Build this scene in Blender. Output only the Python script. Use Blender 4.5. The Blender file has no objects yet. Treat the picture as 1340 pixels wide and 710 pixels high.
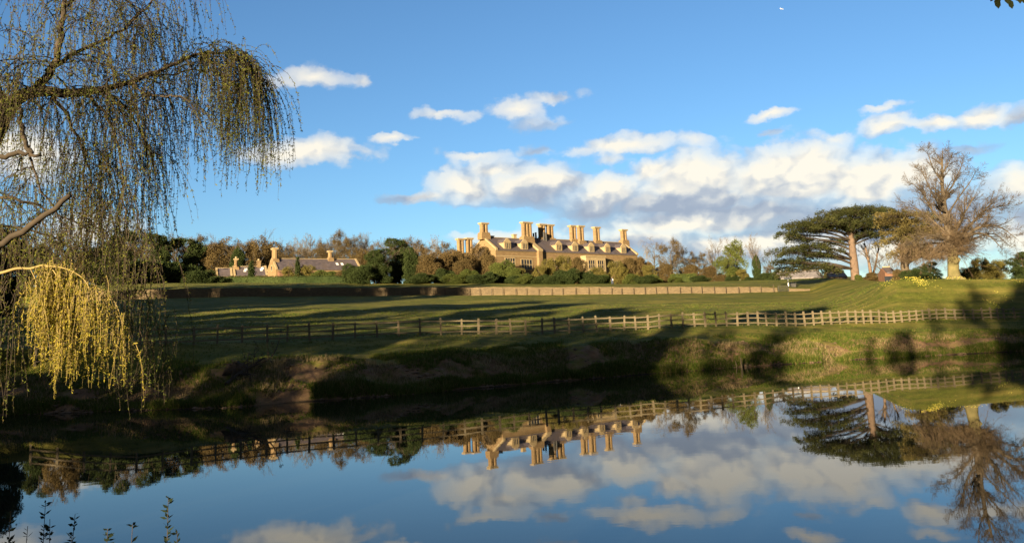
import bpy, math, random
import numpy as np
R = math.radians
scene = bpy.context.scene
col = scene.collection

# ------------------------------------------------------------------ camera
FPX, PCX, PCY, CAMZ = 1080.0, 670.0, 248.0, 3.65
PITCH, ROLL = R(9.56), R(2.49)
_F = np.array([0, math.cos(PITCH), math.sin(PITCH)])
_R0 = np.array([1.0, 0, 0]); _U0 = np.array([0, -math.sin(PITCH), math.cos(PITCH)])
_R = _R0 * math.cos(ROLL) - _U0 * math.sin(ROLL)
_U = _U0 * math.cos(ROLL) + _R0 * math.sin(ROLL)
EYE = np.array([0, 0, CAMZ])
from mathutils import Matrix, Vector
cam = bpy.data.cameras.new('camera'); co = bpy.data.objects.new('camera', cam); col.objects.link(co)
cam.sensor_width = 36.0; cam.lens = 36.0 * FPX / 1340; cam.shift_y = -(355 - PCY) / 1340
cam.clip_start = 0.1; cam.clip_end = 12000
M = Matrix(((_R[0], _U[0], -_F[0], EYE[0]), (_R[1], _U[1], -_F[1], EYE[1]), (_R[2], _U[2], -_F[2], EYE[2]), (0, 0, 0, 1)))
co.matrix_world = M
scene.camera = co

# ------------------------------------------------------------------ light, exposure
SUN_AZ, SUN_EL = R(27), R(8.5)          # sun stands behind the camera and to its left
TOSUN = np.array([-math.sin(SUN_AZ) * math.cos(SUN_EL), -math.cos(SUN_AZ) * math.cos(SUN_EL), math.sin(SUN_EL)])
SKY_STRENGTH = 0.05; SKY_TINT = (1.0, .99, .98)
sl = bpy.data.lights.new('sun', 'SUN'); sl.energy = 4.8; sl.angle = R(0.5); sl.color = (1.0, 0.80, 0.50)
so = bpy.data.objects.new('sun', sl); col.objects.link(so)
so.rotation_euler = Vector(TOSUN).to_track_quat('Z', 'Y').to_euler()
so.location = (0, -60, 60)
scene.view_settings.view_transform = 'Standard'; scene.view_settings.look = 'None'
scene.view_settings.exposure = 2.1; scene.view_settings.gamma = 1.0
scene.view_settings.use_curve_mapping = False
scene.cycles.max_bounces = 6; scene.cycles.diffuse_bounces = 2; scene.cycles.glossy_bounces = 3
scene.cycles.transparent_max_bounces = 8
scene.cycles.caustics_reflective = False

def ray(px, py):
    d = _F + _R * (px - PCX) / FPX - _U * (py - PCY) / FPX
    return d
def at(px, py, Y):
    d = ray(px, py); return EYE + d * (Y / d[1])
def proj(P):
    v = np.asarray(P, float) - EYE
    z = v @ _F
    return PCX + FPX * (v @ _R) / z, PCY - FPX * (v @ _U) / z
def azel(px, py):
    d = ray(px, py); d = d / np.linalg.norm(d)
    return math.atan2(d[0], d[1]), math.asin(d[2])

# ------------------------------------------------------------------ sky
W = bpy.data.worlds.new('World'); scene.world = W; W.use_nodes = True
nt = W.node_tree; nt.nodes.clear()
class NB:
    def __init__(s, nt): s.nt = nt
    def n(s, t, **k):
        x = s.nt.nodes.new(t)
        for a, b in k.items(): setattr(x, a, b)
        return x
    def put(s, sock, v):
        if isinstance(v, bpy.types.NodeSocket): s.nt.links.new(v, sock)
        elif v is not None: sock.default_value = v
    def m(s, op, a, b=None, c=None, clamp=False):
        x = s.n('ShaderNodeMath', operation=op, use_clamp=clamp)
        for i, v in enumerate((a, b, c)): s.put(x.inputs[i], v) if v is not None else None
        return x.outputs[0]
    def vm(s, op, a, b=None, c=None):
        x = s.n('ShaderNodeVectorMath', operation=op)
        for i, v in enumerate((a, b, c)):
            if v is not None: s.put(x.inputs[i], v)
        return x.outputs['Value'] if op in ('LENGTH', 'DOT_PRODUCT') else x.outputs[0]
    def noise(s, vec, scale, detail=4, rough=0.5, dim='3D', out=0, dist=0.0):
        x = s.n('ShaderNodeTexNoise', noise_dimensions=dim)
        if vec is not None: s.put(x.inputs['Vector'], vec)
        x.inputs['Scale'].default_value = scale; x.inputs['Detail'].default_value = detail
        x.inputs['Roughness'].default_value = rough; x.inputs['Distortion'].default_value = dist
        return x.outputs[out]
    def ramp(s, f, stops, interp='LINEAR'):
        x = s.n('ShaderNodeValToRGB'); x.color_ramp.interpolation = interp
        cr = x.color_ramp
        while len(cr.elements) < len(stops): cr.elements.new(0.5)
        for e, (p, c) in zip(cr.elements, stops):
            e.position = p; e.color = tuple(c) + ((1,) if len(c) == 3 else ())
        s.put(x.inputs[0], f); return x.outputs[0]
    def mix(s, f, a, b, blend='MIX'):
        x = s.n('ShaderNodeMix', data_type='RGBA', blend_type=blend)
        s.put(x.inputs[0], f); s.put(x.inputs[6], a); s.put(x.inputs[7], b)
        return x.outputs[2]
    def mapr(s, v, a, b, c=0.0, d=1.0, smooth=False):
        x = s.n('ShaderNodeMapRange'); x.clamp = True
        if smooth: x.interpolation_type = 'SMOOTHSTEP'
        s.put(x.inputs[0], v)
        for i, q in enumerate((a, b, c, d)): s.put(x.inputs[i + 1], q)
        return x.outputs[0]
B = NB(nt)
sky = B.n('ShaderNodeTexSky', sky_type='NISHITA')
sky.sun_disc = False; sky.sun_elevation = SUN_EL; sky.sun_rotation = R(180) + SUN_AZ
sky.air_density = 1.0; sky.dust_density = 0.1; sky.ozone_density = 4.0; sky.altitude = 50
tc = B.n('ShaderNodeTexCoord').outputs['Generated']
sep = B.n('ShaderNodeSeparateXYZ'); B.put(sep.inputs[0], B.vm('NORMALIZE', tc))
az = B.m('ARCTAN2', sep.outputs[0], sep.outputs[1]); el = B.m('ARCSINE', sep.outputs[2])
cmb = B.n('ShaderNodeCombineXYZ'); B.put(cmb.inputs[0], az); B.put(cmb.inputs[1], el)
P0 = cmb.outputs[0]
sc_ = B.vm('MULTIPLY', P0, (1.0, 1.5, 1.0))
w1 = B.noise(sc_, 9, 3, 0.5, '2D', 1); w2 = B.noise(sc_, 32, 4, 0.6, '2D', 1)
wp = B.vm('ADD', B.vm('MULTIPLY', B.vm('SUBTRACT', w1, (.5, .5, .5)), (0.055, 0.026, 0)),
          B.vm('MULTIPLY', B.vm('SUBTRACT', w2, (.5, .5, .5)), (0.022, 0.017, 0)))
PW = B.vm('ADD', P0, wp)
#           px    py    rx   ry  strength
CLOUDS = [(545, 256, 60, 9, .8), (612, 242, 70, 30, 1), (628, 204, 55, 10, .6), (695, 245, 75, 36, 1.1), (655, 220, 60, 20, .8),
          (800, 254, 85, 32, 1.1), (850, 224, 38, 20, 1), (910, 238, 95, 50, 1.2), (1035, 230, 135, 52, 1.4), (1140, 234, 105, 46, 1.2),
          (1210, 222, 70, 36, 1), (950, 285, 270, 36, 1.1), (1140, 300, 260, 60, 1.3), (660, 312, 110, 12, .5), (1000, 325, 280, 34, 1.0), (770, 296, 90, 18, .5),
          (775, 268, 80, 30, 1.0), (840, 318, 160, 34, .85), (900, 262, 160, 30, 1.2), (730, 240, 50, 22, .9), (1340, 248, 75, 34, 1.1), (1360, 300, 100, 60, 1), (1168, 163, 50, 16, .9), (1230, 160, 60, 13, .9), (1295, 150, 42, 20, 1), (1345, 150, 50, 16, .8),
          (1150, 144, 40, 8, .5), (1013, 150, 36, 9, .75), (1008, 177, 20, 6, .45), (1078, 183, 40, 12, .55), (810, 190, 95, 16, .85), (905, 187, 38, 12, .5), (790, 207, 30, 9, .5),
          (588, 152, 46, 9, .55), (672, 142, 42, 18, .7), (720, 127, 46, 10, .5), (696, 159, 34, 8, .4), (410, 102, 42, 18, .7), (372, 108, 44, 12, .5), (462, 102, 20, 11, .55),
          (400, 201, 95, 20, .95), (512, 184, 30, 9, .7), (30, 205, 90, 46, 1.1), (105, 305, 85, 30, .9), (703, 195, 28, 9, .5), (1276, 190, 46, 10, .55)]
LOBES = [(590, 240, 55, 22), (628, 205, 60, 14), (690, 228, 65, 22), (800, 240, 70, 20), (850, 218, 40, 20),
         (910, 214, 90, 34), (1040, 212, 115, 42), (1140, 222, 95, 36), (1190, 226, 60, 28), (1340, 238, 70, 24),
         (880, 300, 110, 16), (1170, 162, 60, 16), (1225, 158, 70, 14), (1295, 148, 60, 20), (1013, 150, 50, 14), (810, 189, 120, 20),
         (588, 152, 60, 14), (690, 138, 80, 22), (420, 102, 90, 22), (405, 196, 110, 24), (512, 184, 40, 14), (30, 195, 100, 44), (105, 298, 80, 30), (650, 308, 110, 14),
         (1330, 315, 60, 18), (1000, 322, 90, 12), (1160, 326, 90, 16), (905, 187, 50, 16), (1078, 183, 50, 14), (1150, 144, 50, 14)]
def fields(lst, PV, smooth):
    f = None
    for e in lst:
        px, py, rx, ry = e[:4]; k = e[4] if len(e) > 4 else 1.0
        a0, e0 = azel(px, py); a1, e1 = azel(px + rx, py); a2, e2 = azel(px, py - ry)
        ia, ie = 1 / math.hypot(a1 - a0, 0.0001), 1 / abs(e2 - e0)
        v = B.vm('MULTIPLY_ADD', PV, (ia, ie, 0), (-a0 * ia, -e0 * ie, 0))
        d = B.vm('LENGTH', v)
        fi = B.m('MULTIPLY_ADD', d, -k, k)
        f = fi if f is None else (B.m('SMOOTH_MAX', f, fi, smooth))
    return f
fd = fields(CLOUDS, PW, 0.25)
fb = fields(LOBES, PW, 0.2)
def vor(vec, scale):
    x = B.n('ShaderNodeTexVoronoi', voronoi_dimensions='2D', feature='SMOOTH_F1'); B.put(x.inputs['Vector'], vec)
    x.inputs['Scale'].default_value = scale; x.inputs['Smoothness'].default_value = .35; return x.outputs['Distance']
nA = B.noise(sc_, 20, 6, 0.6, '2D')
PV2 = B.vm('MULTIPLY', PW, (1.0, 1.35, 1.0)); offv = B.vm('ADD', PV2, (-0.010, 0.012, 0))
def puff(v): return B.m('MULTIPLY_ADD', vor(v, 24), -.60, B.m('MULTIPLY_ADD', vor(v, 62), -.40, .5))
pA = puff(PV2); pB = puff(offv)
den = B.m('ADD', fd, B.m('ADD', B.m('MULTIPLY_ADD', nA, 0.50, -0.23), B.m('MULTIPLY', pA, 0.62)))
alpha = B.m('MULTIPLY', B.mapr(den, 0.0, 0.30, 0, 1, True), B.mapr(fd, 0.0, 0.7, 0.35, 1.0))
emb = B.m('MULTIPLY', B.m('SUBTRACT', pA, pB), 1.15)
bri = B.m('ADD', B.m('ADD', fb, B.m('MULTIPLY_ADD', nA, 0.6, -0.27)), emb)
brc = B.mapr(bri, -0.60, 0.65, 0, 1)
ccol = B.ramp(brc, [(0.0, (0.088, 0.102, 0.128)), (0.35, (0.118, 0.129, 0.146)), (0.62, (0.172, 0.173, 0.169)), (1.0, (0.245, 0.228, 0.192))])
skyc = B.vm('MULTIPLY', sky.outputs[0], tuple(SKY_STRENGTH * q for q in SKY_TINT))
mixc = B.mix(B.m('MULTIPLY', alpha, 0.95), skyc, ccol)
# unseen grey cloud added behind the viewer and overhead to dim the sky fill
fill_cut = B.m('MULTIPLY', B.mapr(B.m('ADD', sep.outputs[1], B.m('MULTIPLY_ADD', B.noise(tc, 3, 4, .6), .3, -.15)), 0.50, -0.05, 0, 1, True), 0.8)
mixc = B.mix(fill_cut, mixc, (0.031, 0.031, 0.032, 1))
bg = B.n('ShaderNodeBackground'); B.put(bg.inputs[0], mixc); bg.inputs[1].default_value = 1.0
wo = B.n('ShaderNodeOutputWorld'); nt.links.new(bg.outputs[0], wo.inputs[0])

# ------------------------------------------------------------------ object helpers
def props(o, label=None, cat=None, group=None, kind=None):
    if label: o['label'] = label
    if cat: o['category'] = cat
    if group: o['group'] = group
    if kind: o['kind'] = kind
    return o
def mesh_obj(name, V, faces, mat, parent=None, smooth=False, world=False):
    """faces: list of index arrays (n,k)."""
    me = bpy.data.meshes.new(name)
    V = np.asarray(V, np.float32).reshape(-1, 3)
    loops = np.concatenate([np.asarray(f, np.int32).ravel() for f in faces])
    tot = np.concatenate([np.full(len(f), np.asarray(f).shape[1], np.int32) for f in faces])
    start = np.concatenate([[0], np.cumsum(tot)[:-1]]).astype(np.int32)
    me.vertices.add(len(V)); me.vertices.foreach_set('co', V.ravel())
    me.loops.add(len(loops)); me.loops.foreach_set('vertex_index', loops)
    me.polygons.add(len(tot)); me.polygons.foreach_set('loop_start', start); me.polygons.foreach_set('loop_total', tot)
    me.polygons.foreach_set('use_smooth', np.full(len(tot), bool(smooth)))
    me.update(calc_edges=True); me.validate()
    me.materials.append(mat)
    o = bpy.data.objects.new(name, me); col.objects.link(o)
    if parent: o.parent = parent
    return o
def empty(name, loc, rz=0.0, label=None, cat=None, group=None):
    o = bpy.data.objects.new(name, None); col.objects.link(o)
    o.location = tuple(float(q) for q in loc); o.rotation_euler = (0, 0, rz); o.empty_display_size = 0.5
    return props(o, label, cat, group)
class MB:
    def __init__(s): s.V = []; s.Q = []; s.T = []; s.P = {}; s.n = 0
    def add(s, V, quads=None, tris=None):
        V = np.asarray(V, float).reshape(-1, 3)
        if quads is not None and len(quads): s.Q.append(np.asarray(quads, int) + s.n)
        if tris is not None and len(tris): s.T.append(np.asarray(tris, int) + s.n)
        s.V.append(V); s.n += len(V); return s
    def poly(s, pts, flip=False):
        k = len(pts); s.P.setdefault(k, []).append(np.arange(k) + s.n); s.V.append(np.asarray(pts, float)); s.n += k; return s
    def box(s, x0, x1, y0, y1, z0, z1):
        v = [(x, y, z) for z in (z0, z1) for y in (y0, y1) for x in (x0, x1)]
        return s.add(v, [(0, 2, 3, 1), (4, 5, 7, 6), (0, 1, 5, 4), (2, 6, 7, 3), (0, 4, 6, 2), (1, 3, 7, 5)])
    def prism(s, prof, ax, a0, a1):
        """prof: list of 2D points in the plane across axis ax ('x' -> (y,z), 'y' -> (x,z), 'z' -> (x,y))"""
        k = len(prof)
        def f(p, a): return {'x': (a, p[0], p[1]), 'y': (p[0], a, p[1]), 'z': (p[0], p[1], a)}[ax]
        v = [f(p, a0) for p in prof] + [f(p, a1) for p in prof]
        s.add(v, [(i, (i + 1) % k, k + (i + 1) % k, k + i) for i in range(k)])
        b = s.n - 2 * k
        s.P.setdefault(k, []).append(np.arange(k)[::-1] + b); s.P[k].append(np.arange(k) + b + k); return s
    def tube(s, pts, rad, n=8, cap=True):
        pts = np.asarray(pts, float); rad = np.broadcast_to(np.asarray(rad, float), (len(pts),))
        T = np.gradient(pts, axis=0); T /= np.linalg.norm(T, axis=1)[:, None] + 1e-9
        up = np.array([0, 0, 1.0]) if abs(T[0][2]) < .9 else np.array([0, 1.0, 0])
        A = np.cross(T, up); A /= np.linalg.norm(A, axis=1)[:, None] + 1e-9; Bv = np.cross(T, A)
        th = np.arange(n) * 2 * np.pi / n
        V = pts[:, None] + rad[:, None, None] * (A[:, None] * np.cos(th)[None, :, None] + Bv[:, None] * np.sin(th)[None, :, None])
        m = len(pts); i = np.arange(m - 1)[:, None] * n; j = np.arange(n)[None]; j2 = (j + 1) % n
        q = np.stack([i + j, i + j2, i + n + j2, i + n + j], -1).reshape(-1, 4)
        s.add(V, q)
        if cap and n >= 3:
            b = s.n - m * n
            s.P.setdefault(n, []).append(np.arange(n)[::-1] + b); s.P[n].append(np.arange(n) + b + (m - 1) * n)
        return s
    def segs(s, A, Bp, r0, r1, n=3):
        A = np.asarray(A, float); Bp = np.asarray(Bp, float)
        if len(A) == 0: return s
        T = Bp - A; T /= np.linalg.norm(T, axis=1)[:, None] + 1e-9
        up = np.where(np.abs(T[:, 2:3]) < .9, np.array([[0, 0, 1.0]]), np.array([[0, 1.0, 0]]))
        X = np.cross(T, up); X /= np.linalg.norm(X, axis=1)[:, None] + 1e-9; Y = np.cross(T, X)
        th = np.arange(n) * 2 * np.pi / n; c = np.cos(th)[None, :, None]; si = np.sin(th)[None, :, None]
        ring = X[:, None] * c + Y[:, None] * si
        V = np.concatenate([A[:, None] + ring * np.asarray(r0)[:, None, None], Bp[:, None] + ring * np.asarray(r1)[:, None, None]], 1)
        b = np.arange(len(A))[:, None] * 2 * n; j = np.arange(n)[None]; j2 = (j + 1) % n
        return s.add(V, np.stack([b + j, b + j2, b + n + j2, b + n + j], -1).reshape(-1, 4))
    def leaves(s, C, D, L, Wd, rng, flat=0.0):
        """diamond leaf faces at C along D"""
        C = np.asarray(C, float); D = np.asarray(D, float); k = len(C)
        D = D / (np.linalg.norm(D, axis=1)[:, None] + 1e-9)
        N = rng.normal(size=(k, 3)); N[:, :2] *= (1 - flat); N[:, 2] += flat * 2
        S = np.cross(D, N); S /= np.linalg.norm(S, axis=1)[:, None] + 1e-9
        L = np.broadcast_to(L, (k,))[:, None]; Wd = np.broadcast_to(Wd, (k,))[:, None]
        V = np.stack([C, C + D * L * .45 + S * Wd / 2, C + D * L, C + D * L * .45 - S * Wd / 2], 1)
        return s.add(V, (np.arange(k)[:, None] * 4 + np.arange(4)[None]))
    def build(s, name, mat, parent=None, smooth=False):
        f = []
        if s.Q: f.append(np.concatenate(s.Q))
        if s.T: f.append(np.concatenate(s.T))
        for k, l in s.P.items(): f.append(np.array(l))
        return mesh_obj(name, np.concatenate(s.V), f, mat, parent, smooth)

# ------------------------------------------------------------------ materials
def mat_base(name):
    m = bpy.data.materials.new(name); m.use_nodes = True; m.node_tree.nodes.clear()
    b = NB(m.node_tree); out = b.n('ShaderNodeOutputMaterial'); return m, b, out
def noisy(name, c1, c2, scale=1.0, rough=0.8, bump=0.0, bscale=None, c3=None, metal=0.0, spec=0.3, detail=6, coord='Object', island=0.0):
    m, b, out = mat_base(name)
    v = b.n('ShaderNodeTexCoord').outputs[coord]
    f = b.mapr(b.noise(v, scale, detail, 0.6), 0.3, 0.7)
    if island:
        g = b.n('ShaderNodeNewGeometry').outputs['Random Per Island']
        f = b.m('ADD', b.m('MULTIPLY', f, 1 - island), b.m('MULTIPLY', g, island))
    c = b.mix(f, c1 + (1,), c2 + (1,))
    if c3:
        f2 = b.mapr(b.noise(v, scale * .23, 3, 0.5), 0.5, 0.68)
        c = b.mix(f2, c, c3 + (1,))
    p = b.n('ShaderNodeBsdfPrincipled'); b.put(p.inputs['Base Color'], c)
    p.inputs['Roughness'].default_value = rough; p.inputs['Metallic'].default_value = metal
    p.inputs['Specular IOR Level'].default_value = spec
    if bump:
        bp = b.n('ShaderNodeBump'); bp.inputs['Strength'].default_value = bump
        b.put(bp.inputs['Height'], b.noise(v, bscale or scale * 3, 5, 0.6)); b.put(p.inputs['Normal'], bp.outputs[0])
    m.node_tree.links.new(p.outputs[0], out.inputs[0]); return m
def leafmat(name, c1, c2, scale=0.4, trans=0.35, c3=None):
    m, b, out = mat_base(name)
    v = b.n('ShaderNodeTexCoord').outputs['Object']
    g = b.n('ShaderNodeNewGeometry').outputs['Random Per Island']
    f = b.m('ADD', b.m('MULTIPLY', b.mapr(b.noise(v, scale, 3, .5), .3, .7), .5), b.m('MULTIPLY', g, .5))
    c = b.mix(f, c1 + (1,), c2 + (1,))
    if c3:
        c = b.mix(b.mapr(g, 0.72, 0.8), c, c3 + (1,))
    d = b.n('ShaderNodeBsdfDiffuse'); t = b.n('ShaderNodeBsdfTranslucent'); b.put(d.inputs[0], c); b.put(t.inputs[0], c)
    x = b.n('ShaderNodeMixShader'); x.inputs[0].default_value = trans
    m.node_tree.links.new(d.outputs[0], x.inputs[1]); m.node_tree.links.new(t.outputs[0], x.inputs[2])
    m.node_tree.links.new(x.outputs[0], out.inputs[0]); return m
MAT = dict(
    bark=noisy('bark', (.045, .034, .023), (.105, .08, .054), 3, .9, .6, 9),
    bark_dark=noisy('bark_dark', (.022, .017, .012), (.062, .045, .03), 5, .9, .6, 14),
    bark_mossy=noisy('bark_mossy', (.08, .07, .026), (.165, .135, .06), 1.2, .9, .8, 6),
    bark_pink=noisy('bark_pink', (.075, .052, .038), (.15, .10, .07), 1.5, .9, .6, 5),
    twig=noisy('twig', (.038, .027, .017), (.082, .060, .038), .6, .85),
    twig_grey=noisy('twig_grey', (.085, .068, .052), (.16, .13, .10), .6, .85),
    twig_red=noisy('twig_red', (.066, .044, .026), (.125, .085, .048), .6, .85),
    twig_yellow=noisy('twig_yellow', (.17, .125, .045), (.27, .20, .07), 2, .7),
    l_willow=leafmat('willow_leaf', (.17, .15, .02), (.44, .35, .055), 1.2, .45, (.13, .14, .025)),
    l_willow_shaded=leafmat('willow_leaf_shaded', (.06, .085, .018), (.19, .185, .04), 1.2, .4, (.09, .07, .025)),  # darker copy of the willow leaf, shade put into its colour
    l_brown=leafmat('brown_leaf', (.07, .052, .024), (.155, .11, .048), .25, .3),
    l_orange=leafmat('orange_leaf', (.088, .062, .028), (.165, .115, .052), .25, .3),
    l_olive=leafmat('olive_leaf', (.08, .075, .02), (.19, .155, .05), .25, .3),
    l_dark=leafmat('dark_leaf', (.022, .034, .013), (.055, .07, .024), .3, .2),
    l_cedar=leafmat('cedar_leaf', (.024, .034, .014), (.075, .074, .026), .3, .2),
    l_cedar_b=leafmat('cedar_leaf_brown', (.07, .065, .025), (.17, .13, .05), .3, .2),
    l_green=leafmat('green_leaf', (.075, .095, .025), (.15, .165, .045), .25, .35),
    l_mid=leafmat('mid_leaf', (.05, .07, .02), (.12, .13, .035), .3, .3),
    l_black=leafmat('overhang_leaf', (.012, .016, .008), (.03, .035, .015), 3, .1),
    weed=leafmat('weed_leaf', (.012, .018, .012), (.03, .042, .024), 4, .3),
    tuft=leafmat('tuft_leaf', (.038, .068, .012), (.11, .145, .024), .3, .35, (.19, .155, .055)),
    daffodil=leafmat('daffodil_petal', (.75, .60, .05), (.85, .75, .25), .5, .3),
    wood=noisy('fence_wood', (.07, .057, .036), (.185, .145, .09), 2.5, .85, .3, 12, island=.5),
    slate=noisy('slate', (.050, .042, .048), (.105, .085, .092), .9, .6, .5, 5, c3=(.085, .065, .06)),
    glass=noisy('window_glass', (.012, .014, .018), (.03, .034, .04), .5, .12, spec=.6),
    pale=noisy('pale_paint', (.60, .62, .62), (.72, .74, .74), 1, .5),
    iron=noisy('dark_iron', (.03, .03, .03), (.07, .065, .06), 3, .6, metal=.3),
    skin=noisy('skin', (.45, .28, .2), (.55, .36, .27), 5, .6),
    cloth_dark=noisy('dark_cloth', (.02, .02, .028), (.05, .05, .06), 5, .9),
    cloth_white=noisy('white_cloth', (.7, .7, .7), (.8, .8, .8), 5, .9),
    cloth_blue=noisy('blue_cloth', (.04, .05, .10), (.07, .09, .15), 5, .9),
    redbrick=noisy('red_brick', (.11, .055, .035), (.18, .09, .055), 2, .9, .3, 8),
    plane=noisy('aircraft_white', (.8, .8, .8), (.85, .85, .85), 1, .4),
)
def stone(name, c1, c2, mortar, sx=.8, sy=.28, c3=None, bump=.5):
    m, b, out = mat_base(name)
    tcn = b.n('ShaderNodeTexCoord').outputs['Object']
    s_ = b.n('ShaderNodeSeparateXYZ'); b.put(s_.inputs[0], tcn)
    cb = b.n('ShaderNodeCombineXYZ'); b.put(cb.inputs[0], b.m('ADD', s_.outputs[0], s_.outputs[1])); b.put(cb.inputs[1], s_.outputs[2])
    nz = b.noise(tcn, 2.2, 4, .6, out=1)
    vv = b.vm('ADD', cb.outputs[0], b.vm('MULTIPLY', nz, (.16, .10, 0)))
    br = b.n('ShaderNodeTexBrick'); b.put(br.inputs['Vector'], vv); br.inputs['Scale'].default_value = 1.0
    br.inputs['Brick Width'].default_value = sx; br.inputs['Row Height'].default_value = sy
    br.inputs['Mortar Size'].default_value = .022; br.inputs['Mortar Smooth'].default_value = .4; br.inputs['Bias'].default_value = 0
    br.inputs['Color1'].default_value = c1 + (1,); br.inputs['Color2'].default_value = c2 + (1,); br.inputs['Mortar'].default_value = mortar + (1,)
    f = b.mapr(b.noise(tcn, .5, 6, .65), .3, .7)
    c = b.mix(b.m('MULTIPLY', f, .55), br.outputs[0], (c3 or tuple(q * .6 for q in c1)) + (1,))
    p = b.n('ShaderNodeBsdfPrincipled'); b.put(p.inputs['Base Color'], c); p.inputs['Roughness'].default_value = .9
    p.inputs['Specular IOR Level'].default_value = .2
    bp = b.n('ShaderNodeBump'); bp.inputs['Strength'].default_value = bump; bp.inputs['Distance'].default_value = .08
    b.put(bp.inputs['Height'], b.m('ADD', b.m('MULTIPLY', br.outputs[1], -1), b.noise(tcn, 6, 5, .6))); b.put(p.inputs['Normal'], bp.outputs[0])
    m.node_tree.links.new(p.outputs[0], out.inputs[0]); return m
MAT['ashlar'] = stone('ashlar', (.26, .175, .085), (.195, .13, .065), (.14, .095, .055), .9, .35, (.14, .09, .048))
MAT['trim'] = noisy('dressed_stone', (.245, .18, .098), (.32, .245, .14), 1.0, .85, .3, 5)
MAT['rubble'] = stone('rubble', (.23, .165, .095), (.15, .11, .065), (.10, .078, .05), .45, .17, (.12, .09, .055), .9)

# ------------------------------------------------------------------ terrain
def HY(px, py, z=0.0):     # depth at which the line of sight through the pixel reaches height z
    d = ray(px, py); t = (z - CAMZ) / d[2]; return d[1] * t
def zat(px, py, Y): return at(px, py, Y)[2]
_cols = [-260, 0, 170, 300, 400, 520, 640, 750, 860, 970, 1064, 1100, 1180, 1340, 1600]
_shore = [552, 543, 537, 533, 525, 517, 506, 497, 488, 480, 474, 471, 467, 459, 449]
_lip = [505, 500, 492, 483, 478, 473, 465, 458, 452, 447, 444.5, 443, 441, 437, 430]
_fY = [61, 57, 58.5, 61, 63.5, 66.5, 69.5, 72.5, 75.2, 78, 80.2, 81, 83, 84, 86]
_fb = [464, 458, 449.5, 446, 444, 441.5, 438, 434, 430.5, 427, 424.3, 423, 420, 419, 415]
_wb = [402, 397, 391.5, 388, 387.5, 387, 386, 385.3, 384.5, 383.5, 380, 366.5, 378, 373, 365]
_wt = [390, 385, 380, 377.3, 377, 376.6, 376, 376, 375.8, 375.6, 378.6, 366, 377, 372, 364]
_le = [380, 376, 372, 370, 370, 371, 371.5, 372.5, 371.5, 368, 366, 364, 364, 363.5, 356]
TC, YR, ZR = [], [], []
for i, px in enumerate(_cols):
    ys = HY(px, _shore[i]); 
    t = at(px, 420, 100)[0] / 100
    ylip = ys + 4.2
    WY = 160.0
    hasw = px <= 1060
    ye = 190.0
    row = [(ys - 12, -2.5), (ys - 1.5, -.45), (ys, 0.0), (ys + .5, .28), (ylip, zat(px, _lip[i], ylip)),
           (ylip + 3.0, zat(px, _lip[i], ylip) + .35), (_fY[i], zat(px, _fb[i], _fY[i]) - .0)]
    if px < 1150:
        zb, ztp = zat(px, _wb[i], WY), zat(px, _wt[i] + (0.4 if hasw else 0), WY)
        row += [(110, zat(px, _fb[i], _fY[i]) + (zb - zat(px, _fb[i], _fY[i])) * (110 - _fY[i]) / (WY - _fY[i]) * .97), (WY, zb), (WY + .35, ztp), (ye, zat(px, _le[i], ye))]
    else:
        zc = zat(px, 366 - (px - 1200) * .012, 104) if px < 1500 else 7.4
        row += [(97, zc - .45), (112, zc + .1), (160, zc + 1.2), (ye, zc + (2.6 if px < 1300 else 1.0))]
    zl = row[-1][1]
    row += [(250, zl + 2.0), (300, zl + 5.5), (420, zl + 7), (1200, zl + 8), (6000, zl + 10)]
    TC.append(t); YR.append([r[0] for r in row]); ZR.append([r[1] for r in row])
TC, YR, ZR = np.array(TC), np.array(YR), np.array(ZR)
def _hash(ix, iy, seed):
    h = np.sin(ix * 127.1 + iy * 311.7 + seed * 74.7) * 43758.5453
    return h - np.floor(h)
def vnoise(x, y, seed=0):
    x = np.asarray(x, float); y = np.asarray(y, float)
    ix, iy = np.floor(x), np.floor(y); fx, fy = x - ix, y - iy
    fx = fx * fx * (3 - 2 * fx); fy = fy * fy * (3 - 2 * fy)
    a, b_, c, d = _hash(ix, iy, seed), _hash(ix + 1, iy, seed), _hash(ix, iy + 1, seed), _hash(ix + 1, iy + 1, seed)
    return (a * (1 - fx) + b_ * fx) * (1 - fy) + (c * (1 - fx) + d * fx) * fy - .5
def rowsat(t):
    t = np.clip(t, TC[0], TC[-1])
    j = np.clip(np.searchsorted(TC, t) - 1, 0, len(TC) - 2)
    f = (t - TC[j]) / (TC[j + 1] - TC[j]); f = .45 * f + .55 * f * f * (3 - 2 * f)
    return YR[j] * (1 - f)[..., None] + YR[j + 1] * f[..., None], ZR[j] * (1 - f)[..., None] + ZR[j + 1] * f[..., None]
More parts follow.
